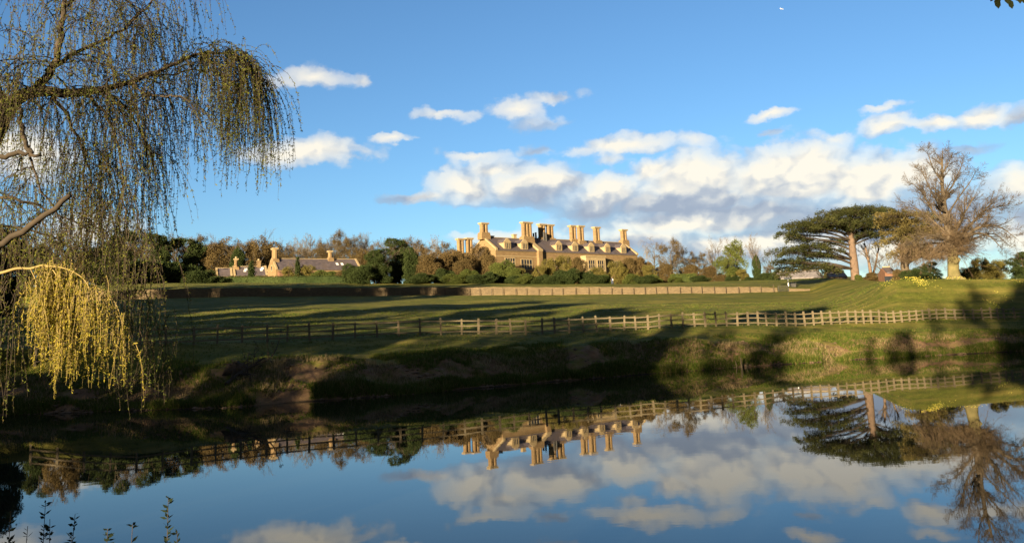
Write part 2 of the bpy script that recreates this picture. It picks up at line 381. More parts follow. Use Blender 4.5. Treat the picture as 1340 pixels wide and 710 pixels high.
def ground(X, Y, bumps=True):
    X = np.atleast_1d(np.asarray(X, float)); Y = np.atleast_1d(np.asarray(Y, float))
    X, Y = np.broadcast_arrays(X, Y)
    ys, zs = rowsat(X / np.maximum(Y, 1))
    z = np.zeros(X.shape)
    K = ys.shape[-1]
    z[:] = zs[..., 0]
    for k in range(K - 1):
        f = np.clip((Y - ys[..., k]) / (ys[..., k + 1] - ys[..., k]), 0, 1)
        z = np.where(Y >= ys[..., k], zs[..., k] * (1 - f) + zs[..., k + 1] * f, z)
    if bumps:
        s = Y - ys[..., 2]                                   # distance up from the shore
        bank = np.clip(s / .8, 0, 1) * np.clip((9 - s) / 4, 0, 1)
        z = z + bank * (.50 * vnoise(X / 2.6, Y / 1.9, 1) + .34 * vnoise(X / .9, Y / .8, 2) + .12 * vnoise(X / .35, Y / .4, 14) + .7 * vnoise(X / 7, Y / 5, 9))
        z = z + np.clip((s + 2) / 2, 0, 1) * np.clip(1 - (s - 1) / 2, 0, 1) * .16 * vnoise(X / 1.3, Y / 1.3, 12)
        fld = np.clip((s - 6) / 5, 0, 1) * np.where(Y < 300, 1, 0)
        nearwall = np.clip(np.abs(Y - 160.2) / 3, 0, 1)
        z = z + fld * nearwall * (.42 * vnoise(X / 26 + Y / 60, Y / 6.5, 3) + .16 * vnoise(X / 5, Y / 2.2, 4) + .055 * vnoise(X / 1.1, Y / .8, 5))
    return z
def g1(X, Y): return float(ground(X, Y)[0])

ts = np.concatenate([np.linspace(-2.2, -.72, 60), np.linspace(-.71, .75, 900), np.linspace(.76, 2.2, 60)])
fr = []
segs_n = [4, 5, 4, 26, 14, 34, 70, 60, 1, 40, 20, 8, 10, 8, 5]
rows_Y, rows_Z = rowsat(ts)
K = rows_Y.shape[1]
Ys = []
for k in range(K - 1):
    n = segs_n[k] if k < len(segs_n) else 5
    f = np.arange(n) / n
    Ys.append(rows_Y[:, k][:, None] * (1 - f) + rows_Y[:, k + 1][:, None] * f)
Ys.append(rows_Y[:, -1:]); Ys = np.concatenate(Ys, 1)
Xs = ts[:, None] * Ys
Zs = ground(Xs, Ys)
nr, nc = Ys.shape
V = np.stack([Xs, Ys, Zs], -1).reshape(-1, 3)
ii = np.arange(nr - 1)[:, None] * nc + np.arange(nc - 1)[None]
Q = np.stack([ii, ii + nc, ii + nc + 1, ii + 1], -1).reshape(-1, 4)

def grass_material():
    m, b, out = mat_base('field_grass')
    v = b.n('ShaderNodeTexCoord').outputs['Object']
    at_ = b.n('ShaderNodeAttribute', attribute_name='shore').outputs['Fac']      # metres up from the water's edge
    n1 = b.noise(v, .12, 5, .6); n2 = b.noise(v, 1.3, 6, .65); n3 = b.noise(b.vm('MULTIPLY', v, (.25, 1, 1)), .5, 5, .6)
    n4 = b.noise(v, 7, 4, .6)
    g = b.mix(b.mapr(n2, .3, .7), (.048, .060, .010, 1), (.115, .122, .020, 1))
    g = b.mix(b.mapr(n3, .45, .7), g, (.20, .165, .042, 1))
    g = b.mix(b.m('MULTIPLY', b.mapr(n1, .5, .7), .5), g, (.12, .115, .022, 1))
    earth = b.mix(b.mapr(n2, .35, .65), (.085, .052, .033, 1), (.25, .155, .09, 1))
    earth = b.mix(b.mapr(n4, .3, .7), earth, (.15, .095, .055, 1))
    # bare bank between the shore and the lip, broken by green
    e = b.m('MULTIPLY', b.mapr(at_, 4.9, 3.6), b.mapr(b.m('ADD', b.noise(v, .55, 5, .65), b.m('MULTIPLY', n2, .25)), .50, .64))
    e = b.m('MAXIMUM', e, b.m('MULTIPLY', b.mapr(at_, .75, .5), 0.9))
    c = b.mix(e, g, earth)
    c = b.mix(b.mapr(at_, .10, -.05), c, (.035, .027, .018, 1))
    p = b.n('ShaderNodeBsdfPrincipled'); b.put(p.inputs['Base Color'], c); p.inputs['Roughness'].default_value = .95
    p.inputs['Specular IOR Level'].default_value = .1
    bp = b.n('ShaderNodeBump'); bp.inputs['Strength'].default_value = .9; bp.inputs['Distance'].default_value = .12
    b.put(bp.inputs['Height'], b.m('ADD', b.noise(v, 3.2, 5, .7), b.m('MULTIPLY', b.noise(v, 11, 3, .6), .5))); b.put(p.inputs['Normal'], bp.outputs[0])
    m.node_tree.links.new(p.outputs[0], out.inputs[0]); return m
MAT['grass'] = grass_material()
ter = mesh_obj('ground', V, [Q], MAT['grass'], smooth=True); props(ter, kind='structure')
a_ = ter.data.attributes.new('shore', 'FLOAT', 'POINT')
a_.data.foreach_set('value', (Ys - rows_Y[:, 2:3]).astype(np.float32).ravel())

# near bank (the viewer stands on it)
nx, ny = 140, 60
gx = np.linspace(-160, 160, nx * 2); gy = np.concatenate([np.linspace(-220, -12, 40), np.linspace(-11, 13, 60)])
GX, GY = np.meshgrid(gx, gy, indexing='ij')
def near_z(X, Y):
    ysh = 7.6 + 4.5 * np.clip((-X - 6) / 6, 0, 1) * np.clip((X + 40) / 10, 0, 1) + .5 * vnoise(X / 3, X * 0, 21)
    s = ysh - Y
    z = np.where(s > 0, 2.1 * (1 - np.exp(-np.maximum(s, 0) / 3.2)), s * .5)
    return z + .12 * vnoise(X / 1.5, Y / 1.5, 22) * np.clip(s, 0, 1) - .03
V2 = np.stack([GX, GY, near_z(GX, GY)], -1).reshape(-1, 3)
n2 = len(gy); ii = np.arange(len(gx) - 1)[:, None] * n2 + np.arange(n2 - 1)[None]
nb = mesh_obj('near_bank', V2, [np.stack([ii, ii + n2, ii + n2 + 1, ii + 1], -1).reshape(-1, 4)],
              noisy('near_bank_grass', (.035, .05, .012), (.08, .095, .02), 1.1, .95, .6, 4), smooth=True)
props(nb, kind='structure')

# water
def water_material():
    m, b, out = mat_base('river_water')
    v = b.n('ShaderNodeTexCoord').outputs['Object']
    p = b.n('ShaderNodeBsdfPrincipled')
    p.inputs['Base Color'].default_value = (.010, .012, .008, 1); p.inputs['Roughness'].default_value = .015
    p.inputs['IOR'].default_value = 1.34
    bp = b.n('ShaderNodeBump'); b.put(bp.inputs['Strength'], b.mapr(b.noise(v, .05, 3, .6), .45, .65, .006, .022)); bp.inputs['Distance'].default_value = .05
    h = b.m('ADD', b.noise(b.vm('MULTIPLY', v, (1, 1.6, 1)), .9, 3, .5), b.m('MULTIPLY', b.noise(v, 4.5, 2, .5), .12))
    b.put(bp.inputs['Height'], h); b.put(p.inputs['Normal'], bp.outputs[0])
    m.node_tree.links.new(p.outputs[0], out.inputs[0]); return m
wt = mesh_obj('river_water', [(-600, -20, 0), (600, -20, 0), (600, 125, 0), (-600, 125, 0)], [np.array([[0, 1, 2, 3]])], water_material())
props(wt, kind='structure')

# ------------------------------------------------------------------ manor house
def solve(fn, lo, hi, target, axis=0, it=40):
    """bisection for the parameter at which proj(fn(s))[axis] == target"""
    flo = proj(fn(lo))[axis] - target
    for _ in range(it):
        mid = (lo + hi) / 2; fm = proj(fn(mid))[axis] - target
        if (fm > 0) == (flo > 0): lo, flo = mid, fm
        else: hi = mid
    return (lo + hi) / 2
def frame(origin, rot):
    a = np.array([math.cos(rot), math.sin(rot), 0]); b_ = np.array([-math.sin(rot), math.cos(rot), 0])
    return lambda x, y, z: np.asarray(origin, float) + a * x + b_ * y + np.array([0, 0, z])
def chimney(root, s, w, z0, ztop, cols=2, gap=1.25, r=.62, mat='ashlar', name='chimney', base_h=1.6, along=True):
    """stack of octagonal flues on a flared base under a projecting cap"""
    m = MB(); tw = (cols - 1) * gap + 2 * r
    hx, hy = (tw / 2 + .25, r + .3) if along else (r + .3, tw / 2 + .25)
    m.prism([(-hx, z0), (hx, z0), (hx, z0 + base_h * .6), (hx - .2, z0 + base_h), (-hx + .2, z0 + base_h), (-hx, z0 + base_h * .6)], 'y', -hy, hy)
    m.V[-1] += np.array([s, w, 0])
    zc = ztop - .55
    for i in range(cols):
        o = (i - (cols - 1) / 2) * gap
        cx, cy = (s + o, w) if along else (s, w + o)
        th = np.arange(8) * math.pi / 4 + math.pi / 8
        m.prism([(cx + r * .94 * math.cos(t), cy + r * .94 * math.sin(t)) for t in th], 'z', z0 + base_h - .05, zc)
        m.prism([(cx + r * 1.1 * math.cos(t), cy + r * 1.1 * math.sin(t)) for t in th], 'z', z0 + base_h, z0 + base_h + .3)
    ch = m.build(name, MAT[mat], root)
    c = MB(); c.box(s - hx + .32, s + hx - .32, w - hy + .32, w + hy - .32, zc, zc + .2)
    c.box(s - hx + .14, s + hx - .14, w - hy + .14, w + hy - .14, zc + .2, ztop)
    c.build('chimney_cap', MAT['trim'], ch)
    return ch
def mull_window(parent, s, w, z0, z1, width, lights=3, rows=2, name='window', proud=.1):
    m = MB(); fw = .16
    m.box(s - width / 2 - .22, s - width / 2, w - proud, w + .02, z0 - .2, z1 + .22)
    m.box(s + width / 2, s + width / 2 + .22, w - proud, w + .02, z0 - .2, z1 + .22)
    m.box(s - width / 2, s + width / 2, w - proud, w + .02, z1, z1 + .22); m.box(s - width / 2, s + width / 2, w - proud - .08, w + .02, z0 - .2, z0)
    for i in range(1, lights):
        x = s - width / 2 + width * i / lights; m.box(x - fw / 2, x + fw / 2, w - proud + .01, w + .02, z0, z1)
    for j in range(1, rows):
        z = z0 + (z1 - z0) * j / rows; m.box(s - width / 2, s + width / 2, w - proud + .02, w + .02, z - fw / 2, z + fw / 2)
    f = m.build(name, MAT['trim'], parent)
    g = MB(); g.box(s - width / 2, s + width / 2, w - .03, w + .015, z0, z1); g.build('pane', MAT['glass'], f)
    return f
HROT = R(40.5)
o0 = at(650, 326.5, 240); HZ = g1(o0[0], o0[1]) - 1.0
horg = np.array([o0[0], o0[1], HZ]); HF = frame(horg, HROT)
EV = o0[2] - HZ
HW = 5.6
house = empty('manor_house', horg, HROT, 'long golden stone manor house with slate roof, seven dormers and tall chimneys behind the bushes', 'manor house')
RD = solve(lambda z: HF(14, HW, z), EV, EV + 12, 313.2, axis=1)
s_end = solve(lambda s: HF(s, 0, EV), 5, 90, 834)
s_mid = solve(lambda s: HF(s, -.6, EV), 5, 60, 706)
S0 = -.5
m = MB()
m.box(S0, s_end, 0, 2 * HW, -3, EV)
m.prism([(0, EV), (2 * HW, EV), (HW, RD)], 'x', S0, S0 + .6); m.prism([(0, EV), (2 * HW, EV), (HW, RD)], 'x', s_end - .6, s_end)
wall = m.build('wall', MAT['ashlar'], house)
m = MB(); m.box(S0 - .1, s_mid - .7, -.18, 0, EV - .35, EV + .02); m.box(s_mid + .9, s_end + .1, -.18, 0, EV - .35, EV + .02)
m.box(S0 - .05, s_mid - .7, -.1, 0, EV - 1.9, EV - 1.65); m.box(s_mid + .9, s_end, -.1, 0, EV - 4.4, EV - 4.15)
m.build('cornice', MAT['trim'], house)
def slab_roof(root, x0, x1, y0, ymid, y1, ze, zr, over=.3, th=.22, name='roof', mat='slate'):
    r = MB()
    k = (zr - ze) / (ymid - y0)
    r.prism([(y0 - over, ze - over * k), (ymid, zr), (ymid, zr + th), (y0 - over, ze - over * k + th)], 'x', x0, x1)
    r.prism([(y1 + over, ze - over * k), (y1 + over, ze - over * k + th), (ymid, zr + th), (ymid, zr)], 'x', x0, x1)
    rr = r.build(name, MAT[mat], root)
    c = MB(); c.box(x0, x1, ymid - .16, ymid + .16, zr + th - .04, zr + th + .12); c.build('ridge_tiles', MAT['trim'], rr)
    return rr
roof1 = slab_roof(house, S0 + .62, s_mid - .72, 0, HW, 2 * HW, EV, RD)
roof2 = slab_roof(house, s_mid + .92, s_end - .62, 0, HW, 2 * HW, EV, RD + .35)
def coping(root, x0, x1, rise=.55, y0=-.35, name='gable_coping', z=None, mat='trim'):
    ze, zr = EV - .1, (z or RD) + rise
    m = MB()
    m.prism([(y0, ze), (HW, zr), (HW, zr + .38), (y0 - .1, ze + .5)], 'x', x0, x1)
    m.prism([(HW, zr), (2 * HW - y0, ze), (2 * HW - y0 + .1, ze + .5), (HW, zr + .38)], 'x', x0, x1)
    return m.build(name, MAT[mat], root)
coping(house, S0 - .12, S0 + .6, .1); coping(house, s_end - .6, s_end + .12, .3)
m = MB(); m.prism([(-1.0, -3), (2 * HW, -3), (2 * HW, EV + .2), (HW, RD + .5), (-1.0, EV + .2)], 'x', s_mid - .7, s_mid + .9)
m.build('cross_gable', MAT['ashlar'], house)
coping(house, s_mid - .85, s_mid + 1.05, .55, -1.0)
# dormers
def dormer(px):
    s = solve(lambda s: HF(s, .3, EV + 1), -5, 90, px)
    k = (RD - EV) / HW; wf = .25; h1 = EV + 2.35; wd = 1.35; zf = EV + k * wf
    m = MB()
    m.prism([(wf, zf - .2), (wf + (h1 - zf) / k, h1), (wf, h1)], 'x', s - wd, s + wd)
    m.prism([(s - wd - .1, h1), (s + wd + .1, h1), (s + .25, h1 + 1.15), (s - .25, h1 + 1.15)], 'y', wf - .08, wf + .25)
    d = m.build('dormer', MAT['trim'], house)
    r = MB()
    yb = wf + (h1 - zf) / k + 1.1 / k
    r.prism([(s - wd - .25, h1 - .1), (s, h1 + 1.02), (s, h1 + 1.2), (s - wd - .25, h1 + .08)], 'y', wf + .26, yb)
    r.prism([(s, h1 + 1.02), (s + wd + .25, h1 - .1), (s + wd + .25, h1 + .08), (s, h1 + 1.2)], 'y', wf + .26, yb)
    r.build('dormer_roof', MAT['slate'], d)
    g = MB()
    for i in (-1, 0, 1): g.box(s + i * .62 - .22, s + i * .62 + .22, wf - .03, wf + .02, EV + .55, h1 - .25)
    g.build('pane', MAT['glass'], d)
    t = MB()
    for i in (-1.5, -.5, .5, 1.5): t.box(s + i * .62 - .08, s + i * .62 + .08, wf - .09, wf, EV + .5, h1 - .2)
    t.box(s - 1.0, s + 1.0, wf - .14, wf, EV + .38, EV + .52); t.box(s - 1.0, s + 1.0, wf - .12, wf, h1 - .22, h1 - .08)
    t.build('mullion', MAT['trim'], d)
for px in (664, 686.5, 731.5, 752.6, 774, 795, 816): dormer(px)
# chimneys: pixel centre, depth, columns, top pixel row
for px, w, nco, yt, zb in ((633, HW, 2, 291.5, RD - .6), (689, HW - 2.2, 3, 290.5, RD - 1.5), (709, HW + .8, 2, 293, RD - .3), (719.5, HW + .8, 2, 293.8, RD - .3),
                       (749.5, HW, 2, 295, RD - .4), (759.5, HW - 1.0, 2, 295.3, RD - .9), (780.5, HW, 2, 297, RD - .4), (816, HW, 2, 300.2, RD - .7)):
    s = solve(lambda s: HF(s, w, RD + 3), -8, 95, px)
    zt = solve(lambda z: HF(s, w, z), RD, RD + 14, yt, axis=1)
    chimney(house, s, w, zb, zt, nco, r=.72, gap=1.42 if nco == 2 else 1.3, base_h=2.1 if px in (633, 689, 816) else 1.2)
for px, w, yt in ((673, HW + 3, 306.5), (643, HW + 2, 308.5)):
    s = solve(lambda s: HF(s, w, RD), -8, 95, px); zt = solve(lambda z: HF(s, w, z), RD - 3, RD + 9, yt, axis=1)
    m = MB(); m.box(s - .6, s + .6, w - .5, w + .5, RD - 2, zt - .25); m.box(s - .75, s + .75, w - .65, w + .65, zt - .25, zt); m.build('flue', MAT['trim'], house)
for k, (px, w, yt) in enumerate(((698.5, HW + .6, 305), (701.5, HW + .7, 304), (712, HW - .6, 303.5), (715, HW - .8, 304.5))):
    s = solve(lambda s: HF(s, w, RD), -8, 95, px); zt = solve(lambda z: HF(s, w, z), RD - 3, RD + 9, yt, axis=1)
    m = MB(); m.tube([(s, w, RD - .5), (s, w, zt - .3), (s, w, zt)], [.32, .26, .32], 8); m.build('chimney_pot', MAT['iron'], house)
# front windows
for px, width, z0, z1, li in ((667.5, 3.6, -4.4, -2.4, 4), (689, 4.2, -5.6, -2.7, 4), (724, 3.0, -4.6, -2.6, 3), (739, 3.0, -4.6, -2.6, 3), (754, 3.0, -4.6, -2.6, 3), (806, 3.0, -4.6, -2.6, 3), (822, 3.0, -4.6, -2.6, 3)):
    s = solve(lambda s: HF(s, 0, EV - 3), -5, 90, px); mull_window(house, s, 0, EV + z0, EV + z1, width, li, 2)
for px, width in ((662, 3.0), (689, 4.0), (730, 3), (750, 3)):
    s = solve(lambda s: HF(s, 0, EV - 8), -5, 90, px); mull_window(house, s, 0, EV - 10, EV - 7.2, width, 4, 2)
# projecting flat-topped bay
s0 = solve(lambda s: HF(s, -2.4, EV - 1), -5, 90, 766.5); s1 = solve(lambda s: HF(s, -2.4, EV - 1), -5, 90, 792)
m = MB(); m.box(s0, s1, -2.4, -.12, -3, EV - 1.5); m.box(s0 - .2, s1 + .2, -2.6, -.12, EV - 1.5, EV - 1.1)
bay = m.build('bay', MAT['trim'], house)
for f in (.27, .73): mull_window(bay, s0 + (s1 - s0) * f, -2.4, EV - 5.2, EV - 2.6, (s1 - s0) * .3, 3, 2)
# left-hand wing running back from the gable end, with its pair of chimneys
m = MB(); wx0 = -9.5; m.box(wx0, S0 - .14, HW - 1, HW + 9, -3, EV - 3.5)
m.prism([(HW - 1, EV - 3.5), (HW + 9, EV - 3.5), (HW + 4, EV - .4)], 'x', wx0, wx0 + .5)
m.build('wing_wall', MAT['ashlar'], house)
slab_roof(house, wx0 + .5, S0 - .16, HW - 1, HW + 4, HW + 9, EV - 3.5, EV - .4, name='wing_roof')
for px, yt in ((602.5, 312), (613.8, 311.3)):
    w = HW + 4; s = solve(lambda s: HF(s, w, EV + 2), -40, 20, px)
    zt = solve(lambda z: HF(s, w, z), EV - 3, EV + 9, yt, axis=1); chimney(house, s, w, EV - 3, zt, 2, r=.62, base_h=1.2)
for zc, ww in ((EV - 1.4, 1.8), (EV - 5.2, 2.4), (EV - 9, 2.4)):
    m = MB(); m.box(S0 - .10, S0 - .01, HW - ww / 2, HW + ww / 2, zc - .9, zc + .9); f = m.build('gable_window', MAT['trim'], house)
    g = MB()
    for i in (-1, 0, 1): g.box(S0 - .13, S0 - .10, HW + i * ww / 3 - ww * .12, HW + i * ww / 3 + ww * .12, zc - .75, zc + .75)
    g.build('pane', MAT['glass'], f)

# ------------------------------------------------------------------ cottages at the left
def cottage(name, px, py_eave, Y, rot, half, ridge_py, px_end, label, gab_chim=None, chims=(), extra=None, mat='ashlar', lowwall=None, skylights=()):
    o = at(px, py_eave, Y); gz = g1(o[0], o[1]) - .5; org = np.array([o[0], o[1], gz]); fr_ = frame(org, rot)
    ev = o[2] - gz
    rt = empty(name, org, rot, label, 'cottage')
    rd = solve(lambda z: fr_(0, half, z), ev, ev + 12, ridge_py, axis=1)
    L = solve(lambda s: fr_(s, half, rd), .5, 90, px_end)
    m = MB(); m.box(0, L, 0, 2 * half, -2, ev)
    for a0 in (0, L - .5): m.prism([(0, ev), (2 * half, ev), (half, rd)], 'x', a0, a0 + .5)
    m.build('wall', MAT[mat], rt)
    r = slab_roof(rt, .5, L - .5, 0, half, 2 * half, ev, rd)
    k = (rd - ev) / half
    for (sf, wf) in skylights:
        q = MB(); y0 = half * wf; q.prism([(y0, ev + k * y0 + .3), (y0 + .9, ev + k * (y0 + .9) + .3), (y0 + .9, ev + k * (y0 + .9) + .36), (y0, ev + k * y0 + .36)], 'x', L * sf, L * sf + .8)
        q.build('skylight', MAT['pale'], r)
    for a0, a1 in ((-.1, .52), (L - .52, L + .1)):
        c = MB()
        c.prism([(-.3, ev - .1), (half, rd + .2), (half, rd + .5), (-.4, ev + .3)], 'x', a0, a1)
        c.prism([(half, rd + .2), (2 * half + .3, ev - .1), (2 * half + .4, ev + .3), (half, rd + .5)], 'x', a0, a1)
        c.build('gable_coping', MAT['trim'], rt)
    for (sx, wy, ytop, cols, rr) in chims:
        zt = solve(lambda z: fr_(sx, wy, z), rd - 4, rd + 14, ytop, axis=1)
        chimney(rt, sx, wy, rd - 1.2, zt, cols, r=rr, gap=1.2, base_h=1.2, along=False)
    return rt, fr_, ev, rd, L
c1, f1, ev1, rd1, L1 = cottage('stone_cottage', 361, 352, 258, R(33), 4.3, 339, 466, 'long stone cottage with a tall gable chimney at its left end, left of the manor',
                               chims=((.9, 4.3, 324.5, 2, .75), ), skylights=((.72, .35), (.78, .35)))
s = solve(lambda s: f1(s, 4.3, rd1), 0, 60, 432); zt = solve(lambda z: f1(s, 4.3, z), rd1, rd1 + 9, 328, axis=1)
chimney(c1, s, 4.3, rd1 - .8, zt, 1, r=.72, base_h=1.4)
m = MB(); m.box(-.06, 0, 3.6, 5.0, ev1 - .2, ev1 + 1.5); w_ = m.build('gable_window', MAT['trim'], c1); m = MB(); m.box(-.09, -.06, 3.8, 4.8, ev1, ev1 + 1.3); m.build('pane', MAT['glass'], w_)
m = MB(); m.prism([(-1.8, -2), (-.02, -2), (-.02, ev1 - .7), (-1.8, ev1 - 1.3)], 'x', .6, 5.5); m.build('lean_to', MAT['redbrick'], c1)
c2, f2, ev2, rd2, L2 = cottage('slate_roofed_cottage', 306, 360, 268, R(24), 3.6, 349.5, 348, 'low slate-roofed cottage with skylights, left of the tall gable chimney',
                               chims=((.9, 3.6, 338.5, 2, .62),), skylights=((.3, .3), (.34, .5), (.8, .4), (.84, .6)))
s = solve(lambda s: f2(s, 3.6, rd2), 0, 60, 338.5)
m = MB(); zt = solve(lambda z: f2(s, 3.6, z), rd2 - 2, rd2 + 9, 342, axis=1); m.box(s - .6, s + .6, 3.0, 4.2, rd2 - .6, zt); m.box(s - .75, s + .75, 2.85, 4.35, zt, zt + .25)
ch = m.build('small_chimney', MAT['ashlar'], c2)
for sx, wy, zz in ((s, 3.6, zt + .25), (.9, 3.0, solve(lambda z: f2(.9, 3.6, z), rd2 - 2, rd2 + 9, 338.5, axis=1))):
    m = MB(); th = np.linspace(0, math.pi, 7); m.tube([(sx, wy, zz + .35 - .35 * math.cos(t)) for t in th], [.36 * math.sin(t) + .02 for t in th], 8); m.build('ball_finial', MAT['trim'], c2)
c3, *_ = cottage('gabled_outbuilding', 283, 360.5, 266, R(24), 2.6, 351.5, 303, 'small pointed stone gable with slate roof at the left end of the cottages')

# pale roofed building and brick shed behind the cedars
def simple_house(name, px0, px1, py_base, py_eave, py_ridge, Y, depth, wallm, roofm, label, cat, rot=0.0):
    a0 = at(px0, py_eave, Y); a1 = at(px1, py_eave, Y); L = float(np.linalg.norm((a1 - a0)[:2])); gz = g1(a0[0], a0[1]) - 1.0
    rt = empty(name, (a0[0], a0[1], gz), rot, label, cat); ev = a0[2] - gz; rd = at(px0, py_ridge, Y + depth / 2)[2] - gz
    m = MB(); m.box(0, L, 0, depth, -1, ev)
    for q in (0, L - .3): m.prism([(0, ev), (depth, ev), (depth / 2, rd)], 'x', q, q + .3)
    m.build('wall', MAT[wallm], rt)
    slab_roof(rt, .3, L - .3, 0, depth / 2, depth, ev, rd, mat=roofm)
    for i in range(3):
        g = MB(); x = L * (i + .5) / 3; g.box(x - .5, x + .5, -.04, .01, ev * .35 + .3, ev * .8); g.build('window', MAT['glass'], rt)
    return rt
MAT['pale_slate'] = noisy('pale_slate', (.14, .125, .13), (.24, .215, .215), 1, .7, .3, 5)
simple_house('farm_building', 1020, 1078, 367, 365, 356.5, 215, 9, 'rubble', 'pale_slate', 'low farm building with pale grey roof seen under the left of the cedar', 'building', R(-4))
simple_house('farm_building', 1084, 1108, 366, 362.5, 355.5, 205, 7, 'ashlar', 'pale_slate', 'small pale-roofed building just left of the cedar trunk', 'building', R(-8))
simple_house('brick_shed', 1158, 1172, 365, 357, 351, 152, 4, 'redbrick', 'slate', 'reddish brick shed between the trunks right of the cedar', 'shed', R(-6))

# ------------------------------------------------------------------ retaining wall, wire fence, gate
WYc = 160.0
def tX(px, Y): return at(px, 400, Y)[0]
m = MB(); mt = MB(); xs = np.linspace(tX(60, WYc), tX(1062, WYc), 220)
gapA, gapB = tX(1019, WYc), tX(1034, WYc)
def wall_run(xa, xb):
    n = max(2, int((xb - xa) / .6)); X = np.linspace(xa, xb, n)
    zb = ground(X, X * 0 + WYc - .45, False) - .4; ztp = ground(X, X * 0 + WYc + .5, False)
    ztp = np.maximum(ztp, zb + .4) + .03 + .05 * vnoise(X / .7, X * 0, 31)
    y0 = WYc - .12; 
    V = []
    for dy, zz in ((0, zb), (0.0, ztp), (.62, ztp), (.62, zb)): V.append(np.stack([X, np.full(n, y0 + dy), zz], -1))
    V = np.concatenate(V); i = np.arange(n - 1)
    m.add(V, np.concatenate([np.stack([k * n + i, k * n + i + 1, (k + 1) * n + i + 1, (k + 1) * n + i], -1) for k in range(3)] + [np.array([[0, n, 2 * n, 3 * n], [n - 1, 4 * n - 1, 3 * n - 1, 2 * n - 1]])]))
    zt2 = ztp + .1
    V = []
    for dy, zz in ((-.06, ztp + .005), (-.06, zt2), (.7, zt2), (.7, ztp + .005)): V.append(np.stack([X, np.full(n, y0 + dy), zz], -1))
    mt.add(np.concatenate(V), np.concatenate([np.stack([k * n + i, k * n + i + 1, (k + 1) * n + i + 1, (k + 1) * n + i], -1) for k in range(3)] + [np.array([[0, n, 2 * n, 3 * n], [n - 1, 4 * n - 1, 3 * n - 1, 2 * n - 1]])]))
wall_run(xs[0], gapA); wall_run(gapB, xs[-1])
gw = empty('retaining_wall', (0, WYc, g1(0, WYc - 1)), 0, 'long low rubble stone retaining wall across the top of the field', 'wall')
def world_build(mb, name, mat, root, smooth=False):
    """mesh given in world coordinates, parented under a thing without moving"""
    off = np.array(root.location); a = -root.rotation_euler.z; c, s_ = math.cos(a), math.sin(a)
    for i in range(len(mb.V)):
        v = mb.V[i] - off; mb.V[i] = np.stack([v[:, 0] * c - v[:, 1] * s_, v[:, 0] * s_ + v[:, 1] * c, v[:, 2]], -1)
    return mb.build(name, mat, root, smooth)
world_build(m, 'stonework', MAT['rubble'], gw); world_build(mt, 'coping', MAT['rubble'], gw)
wf = empty('wire_fence', (tX(600, WYc - .6), WYc - .6, g1(tX(600, 159), 159)), 0, 'thin post and wire fence running in front of the stone retaining wall', 'fence')
rng = np.random.default_rng(5)
px_ = 100.0; posts = []
while px_ < 1019:
    posts.append(tX(px_, WYc - .6)); px_ += rng.uniform(13.5, 17.5) if px_ > 550 else rng.uniform(24, 34)
pz = [float(ground([x], [WYc - .6], False)[0]) for x in posts]
for x, z in zip(posts, pz):
    q = MB(); lean = rng.normal(0, .03); h = rng.uniform(1.25, 1.45); q.tube([(x, WYc - .6, z - .3), (x + lean, WYc - .6, z + h)], [.065, .055], 6)
    world_build(q, 'post', MAT['bark'] if tX(560, 159) < x else MAT['wood'], wf)
for hh in (.45, .85, 1.2):
    q = MB(); q.tube([(x, WYc - .67, z + hh) for x, z in zip(posts, pz)], .012, 3); world_build(q, 'wire', MAT['iron'], wf)
gx0, gx1 = gapA + .1, gapB - .1; gz = float(ground([gx0], [WYc - .4], False)[0])
gt = empty('field_gate', (gx0, WYc - .3, gz), 0, 'dark metal gate filling the gap near the right end of the stone wall', 'gate')
gw_ = gx1 - gx0
for x in (0.03, gw_ - .03):
    q = MB(); q.box(x - .05, x + .05, -.05, .05, 0, 1.15); q.build('gate_stile', MAT['iron'], gt)
q = MB(); [q.box(.09, gw_ - .09, -.025, .025, z, z + .07) for z in (.12, .32, .55, .8, 1.04)]; q.build('gate_bars', MAT['iron'], gt)
q = MB(); q.segs([(.1, -.04, .15)], [(gw_ - .1, -.04, 1.05)], [.03], [.03], 4); q.build('brace', MAT['iron'], gt)
# board on a post and dark bin beside the gate
P = at(1032, 377, 168); zg = g1(P[0], 168)
bt = empty('board_on_post', (P[0], 168, zg), 0, 'pale post carrying a flat light blue-white board, behind the gate in the wall', 'sign post')
ht = at(1032, 365, 168)[2] - zg
q = MB(); q.box(-.09, .09, -.09, .09, -.1, ht); q.build('post', MAT['pale'], bt)
q = MB(); q.prism([(-.5, ht), (.5, ht + .22), (.5, ht + .27), (-.5, ht + .05)], 'x', -.75, .75); q.build('board', noisy('light_blue_board', (.20, .27, .31), (.30, .36, .40), 2, .5), bt)
P = at(1038, 376, 166); zg = g1(P[0], 166)
bn = empty('waste_bin', (P[0], 166, zg), 0, 'dark square bin standing right of the pale post by the wall', 'bin')
hb = at(1038, 370.5, 166)[2] - zg
q = MB(); q.prism([(-.42, -.1), (.42, -.1), (.5, hb - .12), (-.5, hb - .12)], 'y', -.4, .4); q.build('body', MAT['iron'], bn)
q = MB(); q.prism([(-.56, hb - .12), (.56, hb - .12), (.5, hb), (-.5, hb)], 'y', -.46, .46); q.build('lid', MAT['cloth_dark'], bn)

